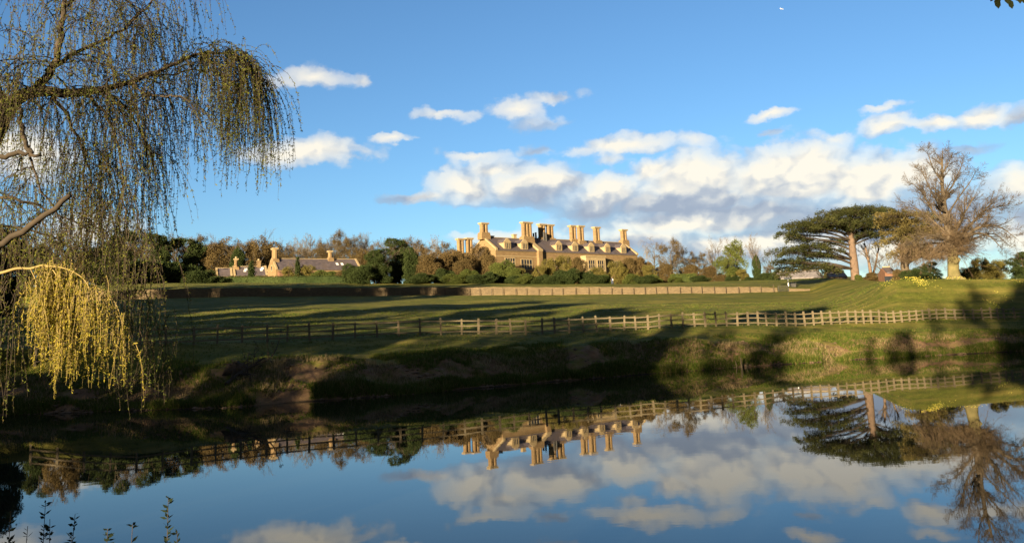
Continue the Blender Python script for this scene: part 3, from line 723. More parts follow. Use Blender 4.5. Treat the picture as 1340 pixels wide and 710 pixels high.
# ------------------------------------------------------------------ post and rail fence
FP = [50, 84, 118, 152, 185, 218, 255, 285, 317, 350, 376, 405, 435, 464, 493, 521, 549, 576, 603, 625, 648, 667, 686, 708, 724, 743, 762, 779, 797, 815, 830, 846, 861, 877, 892, 907,
      921, 935, 949, 963, 977, 990, 1001, 1014, 1027, 1039, 1051, 1062.5, 1074, 1085.5, 1097, 1107.5, 1118, 1128, 1138, 1148.5, 1158, 1168, 1178, 1188, 1197.5, 1206, 1215, 1224, 1236, 1248, 1260, 1272, 1284, 1295, 1304, 1312, 1326, 1340, 1354]
fX, fYY = [], []
for i, px in enumerate(FP):
    Yp = float(np.interp(px, [-50, 60, 218, 746, 977, 1230, 1340], [56, 56.5, 59, 72, 78, 83.5, 84.5]))
    fX.append(tX(px, Yp)); fYY.append(Yp)
pf = empty('post_and_rail_fence', (0, 70, g1(0, 70)), 0, 'long wooden three-rail fence with square posts across the field above the river bank', 'fence')
fz = [g1(x, y) for x, y in zip(fX, fYY)]; fang = np.arctan2(np.gradient(fYY), np.gradient(fX))
rng = np.random.default_rng(11); fh = []
for i, (x, y, z, a) in enumerate(zip(fX, fYY, fz, fang)):
    h = rng.uniform(1.22, 1.36); w = rng.uniform(.058, .078); lx, ly = rng.normal(0, .025), rng.normal(0, .02)
    if FP[i] > 1150: h -= .2
    fh.append(h)
    q = MB(); q.box(-w, w, -w, w, -.4, h); q.add([(-w, -w, h), (w, -w, h), (w, w, h), (-w, w, h), (0, 0, h + .04)], tris=[(0, 1, 4), (1, 2, 4), (2, 3, 4), (3, 0, 4)])
    for k in range(len(q.V)):
        v = q.V[k]; vx = v[:, 0] * math.cos(a) - v[:, 1] * math.sin(a); vy = v[:, 0] * math.sin(a) + v[:, 1] * math.cos(a)
        q.V[k] = np.stack([vx + x + lx * v[:, 2], vy + y + ly * v[:, 2], v[:, 2] + z], -1)
    world_build(q, 'post', MAT['wood'], pf)
for j in range(0, len(FP) - 1, 3):
    e = min(j + 3, len(FP) - 1)
    for hh in (.24, .68, 1.1):
        pts = []
        q = MB()
        for i in range(j, e):
            for (u0, u1) in ((i, i + 1),):
                hw = .05
                A_ = np.array([fX[u0], fYY[u0], fz[u0] + hh * (.86 if FP[u0] > 1150 else 1)]); B_ = np.array([fX[u1], fYY[u1], fz[u1] + hh * (.86 if FP[u1] > 1150 else 1)])
                A_[2] += rng.normal(0, .015); B_[2] += rng.normal(0, .015)
                n_ = np.array([-(B_ - A_)[1], (B_ - A_)[0], 0]); n_ /= np.linalg.norm(n_)
                A_ = A_ - n_ * .1; B_ = B_ - n_ * .1
                v = []
                for pnt in (A_, B_):
                    for dn, dz in ((-.02, -hw), (.02, -hw), (.02, hw), (-.02, hw)): v.append(pnt + n_ * dn + np.array([0, 0, dz]))
                q.add(v, [(0, 1, 5, 4), (1, 2, 6, 5), (2, 3, 7, 6), (3, 0, 4, 7), (0, 3, 2, 1), (4, 5, 6, 7)])
        world_build(q, 'rail', MAT['wood'], pf)

# ------------------------------------------------------------------ trees
class Tree:
    def __init__(s, seed):
        s.rng = np.random.default_rng(seed); s.S = []; s.tips = []; s.lim = []
    def rot(s, d, ang):
        r = s.rng.normal(size=3); r -= d * (r @ d); r /= np.linalg.norm(r) + 1e-9
        v = d * math.cos(ang) + r * math.sin(ang); return v / np.linalg.norm(v)
    def branch(s, p, d, L, r, lev, P):
        n = P['n'][lev]; jit = P['jit'][lev]; trop = P['trop'][lev]; last = lev >= P['levels'] - 1
        kids = P['kids'][lev] if not last and lev < len(P['kids']) else 0; start = P['start'][min(lev, len(P['start']) - 1)]
        tap = P.get('taper', .75)
        u = s.rng.random(kids) * (1 - start) + start; u = np.sort(u); ui = 0
        for i in range(n):
            d = d + s.rng.normal(size=3) * jit + np.array([0, 0, trop]); d = d / np.linalg.norm(d)
            q = p + d * L / n
            ra = r * (1 - tap * i / n); rb = r * (1 - tap * (i + 1) / n)
            s.S.append((*p, *q, ra, rb, lev))
            while ui < kids and u[ui] <= (i + 1) / n:
                f = u[ui] * n - i; f = min(max(f, 0), 1); pp = p + (q - p) * f
                lr = P['lr'][lev] * (1 - P.get('apex', .45) * u[ui]) * s.rng.uniform(.75, 1.2)
                s.branch(pp, s.rot(d, P['ang'][lev] * s.rng.uniform(.7, 1.25)), L * lr, max((ra + (rb - ra) * f) * P['rr'][lev], P['rmin']), lev + 1, P)
                ui += 1
            p = q
            if lev >= P['levels'] - P.get('tiplev', 1): s.tips.append((*p, *d))
    def limb(s, pts, r0, r1, kids, L, ang, P, lev=1, start=.15, trop=None, rad=None):
        pts = np.asarray(pts, float)
        pts = spline(pts, 4); n = len(pts); rr = np.linspace(r0, r1, n) if rad is None else np.interp(np.linspace(0, 1, n), np.linspace(0, 1, len(rad)), rad)
        s.lim.append((pts, rr))
        for u in s.rng.random(kids) * (1 - start) + start:
            k = min(int(u * (n - 1)), n - 2); d = pts[k + 1] - pts[k]; d /= np.linalg.norm(d) + 1e-9
            pp = pts[k] + (pts[k + 1] - pts[k]) * s.rng.random()
            s.branch(pp, s.rot(d, ang * s.rng.uniform(.6, 1.25)), L * s.rng.uniform(.6, 1.2) * (1 - .35 * u), max(rr[k] * .45, P['rmin']), lev, P)
    def wood(s, split=2):
        A = np.array(s.S) if s.S else np.zeros((0, 9))
        thick = MB(); thin = MB()
        for pts, rr in s.lim: thick.tube(pts, rr, 9)
        if len(A):
            t = A[:, 8] < split
            if t.any(): thick.segs(A[t, :3], A[t, 3:6], A[t, 6], A[t, 7], 6)
            t = ~t
            if t.any(): thin.segs(A[t, :3], A[t, 3:6], A[t, 6], A[t, 7], 3)
        return thick, thin
    def pts(s): return np.array(s.tips)
def spline(pts, k):
    """Catmull-Rom through the points, k steps a span"""
    P = np.vstack([2 * pts[0] - pts[1], pts, 2 * pts[-1] - pts[-2]]); out = []
    for i in range(1, len(P) - 2):
        for t in np.arange(k) / k:
            out.append(.5 * ((2 * P[i]) + (-P[i - 1] + P[i + 1]) * t + (2 * P[i - 1] - 5 * P[i] + 4 * P[i + 1] - P[i + 2]) * t ** 2 + (-P[i - 1] + 3 * P[i] - 3 * P[i + 1] + P[i + 2]) * t ** 3))
    out.append(pts[-1]); return np.array(out)
def clumps(rng, blobs, n, size, gap=.35, shell=.5, seed=0, freq=.6):
    """leaf positions through ellipsoids (cx,cy,cz,rx,ry,rz), thinned by noise so that gaps show"""
    out = []
    vol = np.array([b[3] * b[4] * b[5] for b in blobs]) ** .67; vol /= vol.sum()
    for b, w in zip(blobs, vol):
        k = int(n * w * 1.6) + 3
        v = rng.normal(size=(k, 3)); v /= np.linalg.norm(v, axis=1)[:, None]
        rad = (shell + (1 - shell) * rng.random(k)) ** .6 * (1 + .35 * (vnoise(v[:, 0] * 2.3 + b[0] * 3 + v[:, 2] * 1.7, v[:, 1] * 2.3 + seed, seed) ))
        p = v * rad[:, None] * np.array(b[3:6]) + np.array(b[:3])
        f = vnoise(p[:, 0] * freq + p[:, 2] * freq * .8, p[:, 1] * freq + p[:, 2] * freq * .5, seed + 3) + .5
        out.append(p[f > gap * rng.uniform(.6, 1.4, k)])
    return np.concatenate(out)
BARE = dict(levels=5, n=[6, 6, 5, 4, 3], jit=[.06, .13, .16, .2, .22], trop=[.03, .06, .05, .04, .02], kids=[11, 7, 6, 5], start=[.28, .2, .15, .1],
            ang=[.75, .7, .7, .7], lr=[.62, .55, .5, .5], rr=[.55, .5, .5, .6], rmin=.016, taper=.8)
def proto_bare(seed, H=14, spread=.75, mat_t='bark', mat_s='twig', trunk=.30, buds=None, **kw):
    P = dict(BARE); P.update(kw); t = Tree(seed)
    t.branch(np.array([0, 0, -.3]), np.array([0, 0, 1.0]), H * .8, trunk, 0, P)
    a, b_ = t.wood(1 if P['levels'] < 4 else 2)
    rt = empty('bare_tree', (0, 0, 0)); a.build('trunk', MAT[mat_t], rt, True); b_.build('twigs', MAT[mat_s], rt)
    if buds:
        T = t.pts(); k = t.rng.integers(0, len(T), buds[0]); m = MB()
        m.leaves(T[k, :3] + t.rng.normal(size=(buds[0], 3)) * buds[2], t.rng.normal(size=(buds[0], 3)) + [0, 0, .3], t.rng.uniform(.6, 1.2, buds[0]) * buds[1], t.rng.uniform(.4, .7, buds[0]) * buds[1], t.rng)
        m.build('crown', MAT[buds[3]], rt)
    rt['_h'] = float(max(x[5] for x in t.S)); return rt
def proto_leafy(name, seed, H, Wd, n, size, mat, trunk_r=.25, low=.1, nb=14, tm='bark', gap=.35, twigs=True, conical=0.0, freq=.6):
    rng = np.random.default_rng(seed); blobs = []
    for i in range(nb):
        z = H * (low + (1 - low) * rng.random() ** .8 * .88); zz = z / H
        env = math.sqrt(max(.05, 1 - ((zz - .42) / .62) ** 2)) * (1 - conical * zz)
        a = rng.random() * 6.28; r = rng.uniform(.1, .62) * Wd / 2 * env; br = rng.uniform(.26, .45) * Wd / 2 * (.6 + .4 * env) * (1 - conical * .5 * zz)
        blobs.append((r * math.cos(a), r * math.sin(a), z, br, br, br * rng.uniform(.6, .9)))
    blobs.append((0, 0, H * .45, Wd * .3, Wd * .3, H * .38))
    C = clumps(rng, blobs, n, size, gap, .45, seed, freq); C = C[C[:, 2] > .02 * H]
    rt = empty(name, (0, 0, 0)); m = MB()
    top = C[:, 2].max()
    m.leaves(C, rng.normal(size=C.shape) + [0, 0, .25], rng.uniform(.6, 1.3, len(C)) * size, rng.uniform(.45, .8, len(C)) * size, rng)
    m.build('crown', MAT[mat], rt)
    t = Tree(seed + 1); P = dict(BARE); P.update(levels=3, kids=[12, 6, 0], rmin=.03, n=[6, 5, 4])
    t.branch(np.array([0, 0, -.4]), np.array([0, 0, 1.0]), H * .85, trunk_r, 0, P); a, b_ = t.wood(3); a.build('trunk', MAT[tm], rt)
    rt['_h'] = float(top); return rt
HIDE = []
def proto(f, *a, **k): r = f(*a, **k); HIDE.append(r); return r
PR = dict(
    bare1=proto(proto_bare, 1), bare2=proto(proto_bare, 2, mat_s='twig_grey', kids=[13, 8, 6, 4], ang=[.6, .6, .7, .7]),
    bare3=proto(proto_bare, 3, kids=[14, 7, 6, 5], ang=[1.0, .8, .7, .7], lr=[.75, .6, .5, .5]),
    multi=proto(proto_bare, 4, mat_s='twig_grey', kids=[15, 7, 6, 5], ang=[.42, .45, .6, .7], start=[.06, .2, .15, .1], lr=[.85, .5, .5, .5], trunk=.2),
    brown1=proto(proto_bare, 5, mat_s='twig', kids=[16, 8, 6, 5], ang=[1.05, .8, .7, .7], start=[.12, .2, .15, .1], lr=[.72, .55, .5, .5], buds=(16000, .20, .28, 'l_brown')),
    brown2=proto(proto_bare, 6, mat_s='twig_red', kids=[15, 8, 6, 5], ang=[.95, .75, .7, .7], start=[.15, .2, .15, .1], lr=[.75, .55, .5, .5], buds=(13000, .20, .28, 'l_orange')),
    weep=proto(proto_bare, 7, mat_s='twig_grey', kids=[12, 9, 7, 0], levels=4, n=[6, 9, 8, 6], jit=[.05, .1, .08, .06], trop=[.03, -.13, -.22, -.3], ang=[.7, .6, .5, .4], lr=[.7, .6, .8, .5], start=[.3, .3, .1, .1]),
    ivy=proto(proto_bare, 8, mat_s='twig_grey', kids=[12, 8, 6, 5], ang=[.5, .55, .7, .7], start=[.3, .2, .15, .1]),
    bushbrown=proto(proto_leafy, 'bush', 11, 6, 9, 20000, .22, 'l_brown', .12, .02),
    bushorange=proto(proto_leafy, 'bush', 12, 6, 8, 18000, .21, 'l_orange', .12, .02, gap=.45),
    busholive=proto(proto_leafy, 'bush', 13, 6, 9, 20000, .22, 'l_olive', .12, .02, gap=.45),
    bushdark=proto(proto_leafy, 'bush', 14, 5, 9, 20000, .24, 'l_dark', .15, .02, gap=.2),
    bushmid=proto(proto_leafy, 'bush', 15, 5, 8, 18000, .22, 'l_mid', .12, .02, gap=.3),
    ever1=proto(proto_leafy, 'evergreen_tree', 16, 14, 10, 30000, .30, 'l_dark', .3, .02, 22, gap=.3),
    ever2=proto(proto_leafy, 'evergreen_tree', 17, 14, 8, 24000, .30, 'l_dark', .3, .02, 18, conical=.7, gap=.3),
    green=proto(proto_leafy, 'green_tree', 18, 12, 9, 22000, .24, 'l_green', .2, .12, 20, gap=.5, freq=.9),
    high=proto(proto_leafy, 'bank_tree', 21, 16, 13, 9000, .5, 'l_mid', .35, .5, 18, gap=.3),
    top=proto(proto_leafy, 'bank_tree', 22, 20, 9, 5000, .5, 'l_mid', .35, .72, 12, gap=.3),
    cypress=proto(proto_leafy, 'cypress', 19, 6, 1.7, 2600, .26, 'l_dark', .1, .02, 12, gap=.05, conical=.3),
    brownmass=proto(proto_leafy, 'broad_tree', 20, 13, 13, 30000, .27, 'l_brown', .35, .15, 24, gap=.42),
)
USED = set()
def plant(kind, px, ytop, Y, label, cat='tree', name=None, wide=1.0, group=None, rz=None, sink=.3, zb=None, py=330):
    p = PR[kind]; X = at(px, py, Y)[0]; zg = (g1(X, Y) if zb is None else zb) - sink
    h = at(px, ytop, Y)[2] - zg; k = h / p['_h']
    if kind in USED:
        r = p.copy(); col.objects.link(r)
        for c in list(p.children):
            d = c.copy(); col.objects.link(d); d.parent = r
    else: r = p; USED.add(kind)
    if name: r.name = name
    r.location = (X, Y, zg); r.scale = (k * wide, k * wide, k)
    r.rotation_euler = (0, 0, (abs(hash((round(px), round(ytop)))) % 628) / 100 if rz is None else rz)
    props(r, label, cat, group); return r
T = 'tree'; Bq = 'bush'
# far trees, left to right
for a in [
    ('ever1', 158, 303, 240, 'dark evergreen showing through hanging willow strands, left of the tall brown budding tree', T, 'evergreen_tree', 1.1),
    ('brown1', 182, 299, 300, 'tall brown budding tree just right of the hanging willow twigs', T, 'budding_tree', 1.0),
    ('ever1', 208, 306, 262, 'dark green evergreen between two brown budding trees left of the cottages', T, 'evergreen_tree', 1.0),
    ('brown2', 226, 303, 310, 'russet tree rising behind the dark evergreens left of the cottages', T, 'budding_tree', 1.0),
    ('ever1', 248, 311, 270, 'broad dark evergreen left of the small pointed cottage gable', T, 'evergreen_tree', 1.25),
    ('brown1', 268, 307, 320, 'brown budding tree behind the small pointed cottage gable', T, 'budding_tree', 1.1),
    ('brownmass', 292, 311, 312, 'wide rusty brown tree above the low slate-roofed cottage', T, 'budding_tree', 1.0),
    ('ever2', 312, 322, 300, 'narrow dark tree between the rusty trees behind the low cottage', T, 'evergreen_tree', 1.0),
    ('brownmass', 338, 306, 318, 'rounded brown tree directly left of the tall gable chimney of the cottage', T, 'budding_tree', .95),
    ('bare2', 371, 309, 330, 'grey bare tree right behind the tall gable chimney of the cottage', T, 'bare_tree', 1.0),
    ('multi', 399, 305, 318, 'many-stemmed bare tree above the middle of the long cottage roof, left of two', T, 'bare_tree', .95),
    ('multi', 413, 304, 322, 'many-stemmed bare tree above the middle of the long cottage roof, right of two', T, 'bare_tree', .85),
    ('bare1', 434, 306, 330, 'bare tree behind the small right-hand chimney of the long cottage', T, 'bare_tree', 1.0),
    ('brown1', 452, 300, 310, 'tallest brown budding tree near the right end of the long cottage roof', T, 'budding_tree', .9),
    ('multi', 470, 303, 318, 'bare many-stemmed tree left of the dark evergreen clump', T, 'bare_tree', .9),
    ('bare3', 489, 308, 325, 'wide bare tree showing left of the top of the dark evergreen clump', T, 'bare_tree', 1.0),
    ('bare1', 510, 309, 330, 'bare tree peeping over the dark evergreen clump', T, 'bare_tree', 1.0),
    ('brown2', 546, 321, 300, 'low rusty tree right behind the dark evergreen clump', T, 'budding_tree', 1.1),
    ('multi', 577, 306, 262, 'wispy bare tree standing left of the paired manor chimneys', T, 'bare_tree', .9),
    ('brown1', 420, 322, 312, 'brown undergrowth tree behind the ridge of the long cottage', T, 'budding_tree', 1.4),
    ('brown1', 384, 324, 315, 'low brown tree behind the left part of the long cottage ridge', T, 'budding_tree', 1.3),
    ('brownmass', 478, 322, 300, 'brown tree mass at the right end of the long cottage roof', T, 'budding_tree', 1.1),
    # right of the house
    ('weep', 853, 309, 250, 'pale weeping birch right of the manor house', T, 'weeping_tree', .85),
    ('brown1', 876, 311, 225, 'dense brown twiggy tree right of the weeping birch', T, 'budding_tree', .9),
    ('brown2', 897, 322, 232, 'lower rusty tree between the brown tree and the tall bare tree', T, 'budding_tree', 1.0),
    ('brown1', 914, 330, 240, 'small brown tree left of the tall bare tree by the light green one', T, 'budding_tree', 1.1),
    ('bare2', 934, 306, 252, 'tall bare tree directly left of the light green tree', T, 'bare_tree', .9),
    ('green', 962, 312, 232, 'fresh light green tree in new leaf between two bare trees', T, 'green_tree', .95),
    ('green', 945, 334, 222, 'lower light green tree at the left foot of the fresh green tree', T, 'green_tree', 1.2),
    ('ivy', 989, 304, 236, 'bare tree with dark ivy on its trunk right of the light green tree', T, 'bare_tree', .85),
    ('bare1', 1006, 322, 245, 'small bare tree between the ivy-clad tree and the cedar', T, 'bare_tree', .9),
    ('ever2', 988, 332, 230, 'dark ivy-green conical growth at the foot of the ivy-clad bare tree', T, 'evergreen_tree', .8),
    ('brown1', 1004, 346, 228, 'brown scrubby tree low beside the left edge of the cedar', T, 'budding_tree', 1.3),
]: plant(a[0], a[1], a[2], a[3], a[4], a[5], a[6], a[7])
rb = random.Random(8)
for i in range(21):      # the wood that closes the view behind the cottages
    px = 148 + i * 22 + rb.uniform(-5, 5)
    if px > 600: break
    plant(['brown1', 'bare1', 'brown1', 'bare2', 'brown2', 'bare3'][i % 6], px, 311 + rb.uniform(-3, 6) + (7 if px > 540 else 0), 352 + rb.uniform(-6, 8), 'brown leafless tree in the wood that closes the view behind the cottages', T, 'woodland_tree', rb.uniform(.9, 1.3), 'trees of the wood behind the cottages', rz=rb.uniform(0, 6))
for i, (px, yt, k, wd) in enumerate([(552, 357, 'bushdark', 2.0), (592, 358, 'bushmid', 1.9), (626, 358, 'bushdark', 2.0), (684, 358, 'bushmid', 1.8), (722, 358, 'bushdark', 1.9), (778, 358, 'bushdark', 1.8), (842, 360, 'bushdark', 2.1), (880, 362, 'bushmid', 2.0), (912, 360, 'bushdark', 2.0), (955, 361, 'bushdark', 2.0)]):
    plant(k, px, yt, 192.5, 'low bush added to stand in for shade along the far edge of the lawn', Bq, 'shade_row_bush', wd, 'bushes added for shade along the lawn edge', rz=i * 1.1)  # added row: dark leaf colour stands in for shade under the shrubs
for a in [
    ('ever1', 494, 325, 196, 'dark evergreen clump, broad left dome, right of the long cottage', T, 'evergreen_tree', 1.5),
    ('ever1', 522, 312, 204, 'tallest dark evergreen left of the manor house', T, 'evergreen_tree', 1.15),
    ('ever2', 538, 322, 200, 'pointed dark evergreen on the right shoulder of the tall evergreen', T, 'evergreen_tree', 1.2),
    ('bushdark', 468, 344, 192, 'low dark bush at the left foot of the evergreen clump', Bq, 'bush', 1.2),
    ('bushbrown', 556, 333, 200, 'brown bush right of the evergreen clump', Bq, 'bush', 1.0),
    ('bushorange', 575, 330, 206, 'orange-brown bush right of the evergreen clump, behind the brown one', Bq, 'bush', 1.0),
    ('bushorange', 596, 326, 210, 'sunlit orange bush just below the paired manor chimneys', Bq, 'bush', .9),
    ('bushorange', 625, 319, 222, 'sunlit orange creeper-like bush against the left gable of the manor', Bq, 'bush', .7),
    ('bushbrown', 606, 338, 203, 'brown bush before the left wing of the manor', Bq, 'bush', .9),
    ('bushbrown', 640, 333, 208, 'brown bush before the left gable of the manor', Bq, 'bush', .8),
    ('bushdark', 580, 351, 196, 'dark bush left of the manor along the lawn edge', Bq, 'bush', 1.2),
    ('bushmid', 612, 352, 195, 'dull green bush along the lawn edge before the left wing', Bq, 'bush', 1.1),
    ('bushmid', 658, 340, 201, 'dull green bush below the first two dormers', Bq, 'bush', .9),
    ('busholive', 705, 346, 202, 'olive-brown bush at the foot of the cross gable', Bq, 'bush', .7),
    ('bushmid', 669, 349, 199, 'dull green bush under the second dormer', Bq, 'bush', .9),
    ('bushdark', 640, 355, 194, 'dark low bush along the lawn left of the lit window', Bq, 'bush', 1.2),
    ('busholive', 678, 350, 200, 'olive bush below the large mullioned window', Bq, 'bush', .8),
    ('bushdark', 672, 360, 193, 'low dark bush in front of the olive bush under the mullioned window', Bq, 'bush', 1.6),
    ('bushdark', 700, 360, 193, 'low dark bush under the cross gable', Bq, 'bush', 1.4),
    ('busholive', 718, 337, 207, 'pale olive bush directly right of the cross gable', Bq, 'bush', .75),
    ('busholive', 738, 333, 209, 'tall olive bush under the third dormer', Bq, 'bush', .8),
    ('bushbrown', 757, 336, 208, 'brown-olive bush under the fourth dormer', Bq, 'bush', .7),
    ('bushdark', 741, 351, 194, 'rounded dark green bush near the lawn, below the third dormer', Bq, 'bush', 1.3),
    ('bushdark', 763, 354, 196, 'rounded dark green bush below the fourth dormer', Bq, 'bush', 1.1),
    ('busholive', 781, 348, 204, 'olive bush in front of the flat-topped bay', Bq, 'bush', .9),
    ('bushmid', 790, 359, 194, 'bright green low bush left of the walking person', Bq, 'bush', 1.3),
    ('busholive', 806, 340, 206, 'olive bush under the sixth dormer', Bq, 'bush', .8),
    ('bushbrown', 822, 337, 210, 'brown bush under the last dormer', Bq, 'bush', .8),
    ('bushorange', 838, 335, 212, 'rusty bush at the right end of the manor house', Bq, 'bush', .8),
    ('busholive', 846, 346, 205, 'olive bush in front of the weeping birch', Bq, 'bush', 1.0),
    ('bushmid', 824, 358, 196, 'mid green bush right of the walking person', Bq, 'bush', 1.5),
    ('bushmid', 852, 359, 197, 'mid green bush left of the clipped hedge', Bq, 'bush', 1.5),
    ('bushbrown', 868, 345, 206, 'brown bush behind the clipped hedge', Bq, 'bush', 1.1),
    ('bushbrown', 900, 346, 212, 'brown bush right behind the end of the clipped hedge', Bq, 'bush', 1.1),
    ('bushbrown', 925, 348, 212, 'brown bush left of the light green trees', Bq, 'bush', 1.2),
    ('busholive', 968, 352, 212, 'olive bush at the foot of the light green tree', Bq, 'bush', 1.3),
    ('bushdark', 1000, 356, 212, 'dark bush at the left foot of the cedar', Bq, 'bush', 1.6),
    ('bushdark', 980, 362, 206, 'low dark bush below the ivy-clad tree', Bq, 'bush', 2.0),
    ('bushbrown', 940, 359, 205, 'low brown bush below the tall bare tree', Bq, 'bush', 1.6),
    ('cypress', 329, 341.5, 236, 'narrow dark cypress in front of the low cottage roof', T, 'cypress', 1.0),
    ('cypress', 389.5, 337, 236, 'narrow dark cypress in front of the long cottage roof', T, 'cypress', .8),
    ('busholive', 379, 348, 238, 'olive bush left of the cypress before the long cottage', Bq, 'bush', .9),
    ('busholive', 401, 346, 238, 'pale grey-green bush right of the cypress before the long cottage', Bq, 'bush', 1.0),
    ('bushmid', 424, 353, 236, 'low green bush in front of the long cottage', Bq, 'bush', 1.4),
    ('bushbrown', 448, 354, 232, 'brown bush near the right end of the long cottage', Bq, 'bush', 1.3),
    ('bushdark', 233, 345, 225, 'dark bush left of the cottages by the willow edge', Bq, 'bush', 1.6),
    ('bushdark', 262, 352, 222, 'dark low bush at the left end of the cottage hedge', Bq, 'bush', 1.5),
    ('bushdark', 205, 338, 220, 'tall dark bush next to the hanging willow curtain', Bq, 'bush', 1.4),
    ('bushdark', 175, 340, 215, 'dark bush behind the hanging willow curtain', Bq, 'bush', 1.4),
    # far left, seen through the willow
    ('ever1', -60, 270, 105, 'big dark evergreen at the left edge behind the willow', T, 'evergreen_tree', 1.2),
    ('ever1', 14, 300, 112, 'big dark evergreen behind the willow, between trunk side and the lit strands', T, 'evergreen_tree', 1.1),
    ('brownmass', 100, 318, 150, 'brown spreading tree behind the sunlit willow strands', T, 'budding_tree', .8),
    ('ever1', 62, 316, 190, 'dark evergreen seen through the willow twigs above the sunlit strands', T, 'evergreen_tree', 1.3),
    ('ever1', 128, 322, 200, 'dark evergreen right of the brown spreading tree behind the willow', T, 'evergreen_tree', 1.3),
    # right
    ('ever1', 1212, 343, 128, 'dark yew left of the pale trunk of the great lime', T, 'evergreen_tree', 2.0),
    ('bushdark', 1190, 351, 126, 'low dark bush between the cedars and the great lime', Bq, 'bush', 1.3),
    ('busholive', 1282, 336, 122, 'olive bush right of the pale lime trunk', Bq, 'bush', 1.0),
    ('busholive', 1304, 339, 124, 'yellowish olive bush, second one right of the lime trunk', Bq, 'bush', 1.0),
    ('bushdark', 1266, 348, 126, 'dark bush directly behind the lime trunk on its right', Bq, 'bush', 1.2),
    ('ever1', 1336, 330, 118, 'dark yew at the right edge of the view', T, 'evergreen_tree', 1.7),
    ('ever1', 1375, 318, 125, 'dark evergreen beyond the yew at the right edge', T, 'evergreen_tree', 1.5),
    ('bare3', 1148, 326, 172, 'small leaning bare tree right of the cedar trunk', T, 'bare_tree', .8),
    ('bare1', 1163, 322, 158, 'small bare tree in front of the brick shed', T, 'bare_tree', .8),
    ('bushbrown', 1140, 356, 160, 'low brown scrub at the foot of the trunks right of the cedar', Bq, 'bush', 1.6),
    ('bushbrown', 1172, 352, 140, 'brown scrub at the right side of the brick shed', Bq, 'bush', 1.0),
    ('bushmid', 1119, 359, 158, 'small green bush at the foot of the cedar trunk', Bq, 'bush', .8),
]: plant(a[0], a[1], a[2], a[3], a[4], a[5], a[6], a[7])

# hedges
def hedge(px0, px1, ytop, Y, label, thick=2.0, mat='l_dark', n=5000, size=.28, seed=1, ybot=372):
    rng = np.random.default_rng(seed); x0, x1 = at(px0, ytop, Y)[0], at(px1, ytop, Y)[0]
    xm = (x0 + x1) / 2; zg = g1(xm, Y) - .3; h = at((px0 + px1) / 2, ytop, Y)[2] - zg
    rt = empty('clipped_hedge', (xm, Y, zg), 0, label, 'hedge'); L = (x1 - x0) / 2
    m = MB(); p = rng.uniform(-1, 1, (n, 3)); ax = rng.integers(0, 3, n); sg = np.where(rng.random(n) < .5, -1, 1)
    for k in range(3): p[ax == k, k] = sg[ax == k] * rng.uniform(.85, 1.02, (ax == k).sum())
    p = p * [L, thick / 2, h / 2] + [0, 0, h / 2]
    zs = ground(p[:, 0] + xm, p[:, 1] * 0 + Y, False) - g1(xm, Y); p[:, 2] += zs
    m.leaves(p, rng.normal(size=p.shape), rng.uniform(.6, 1.3, n) * size, rng.uniform(.4, .8, n) * size, rng)
    m.build('foliage', MAT[mat], rt)
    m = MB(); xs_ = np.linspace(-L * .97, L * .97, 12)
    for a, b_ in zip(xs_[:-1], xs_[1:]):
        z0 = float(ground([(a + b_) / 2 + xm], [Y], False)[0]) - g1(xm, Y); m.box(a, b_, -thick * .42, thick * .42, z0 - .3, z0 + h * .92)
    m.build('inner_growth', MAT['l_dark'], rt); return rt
hedge(190, 470, 361.5, 226, 'long low dark clipped hedge running below the cottages', 2, n=16000)
hedge(878, 910, 358.5, 199, 'short square-cut green hedge standing on the lawn right of the manor', 2, 'l_mid', 4000)
hedge(1000, 1092, 366, 206, 'long low dark hedge under the left side of the cedar', 2, n=6000)

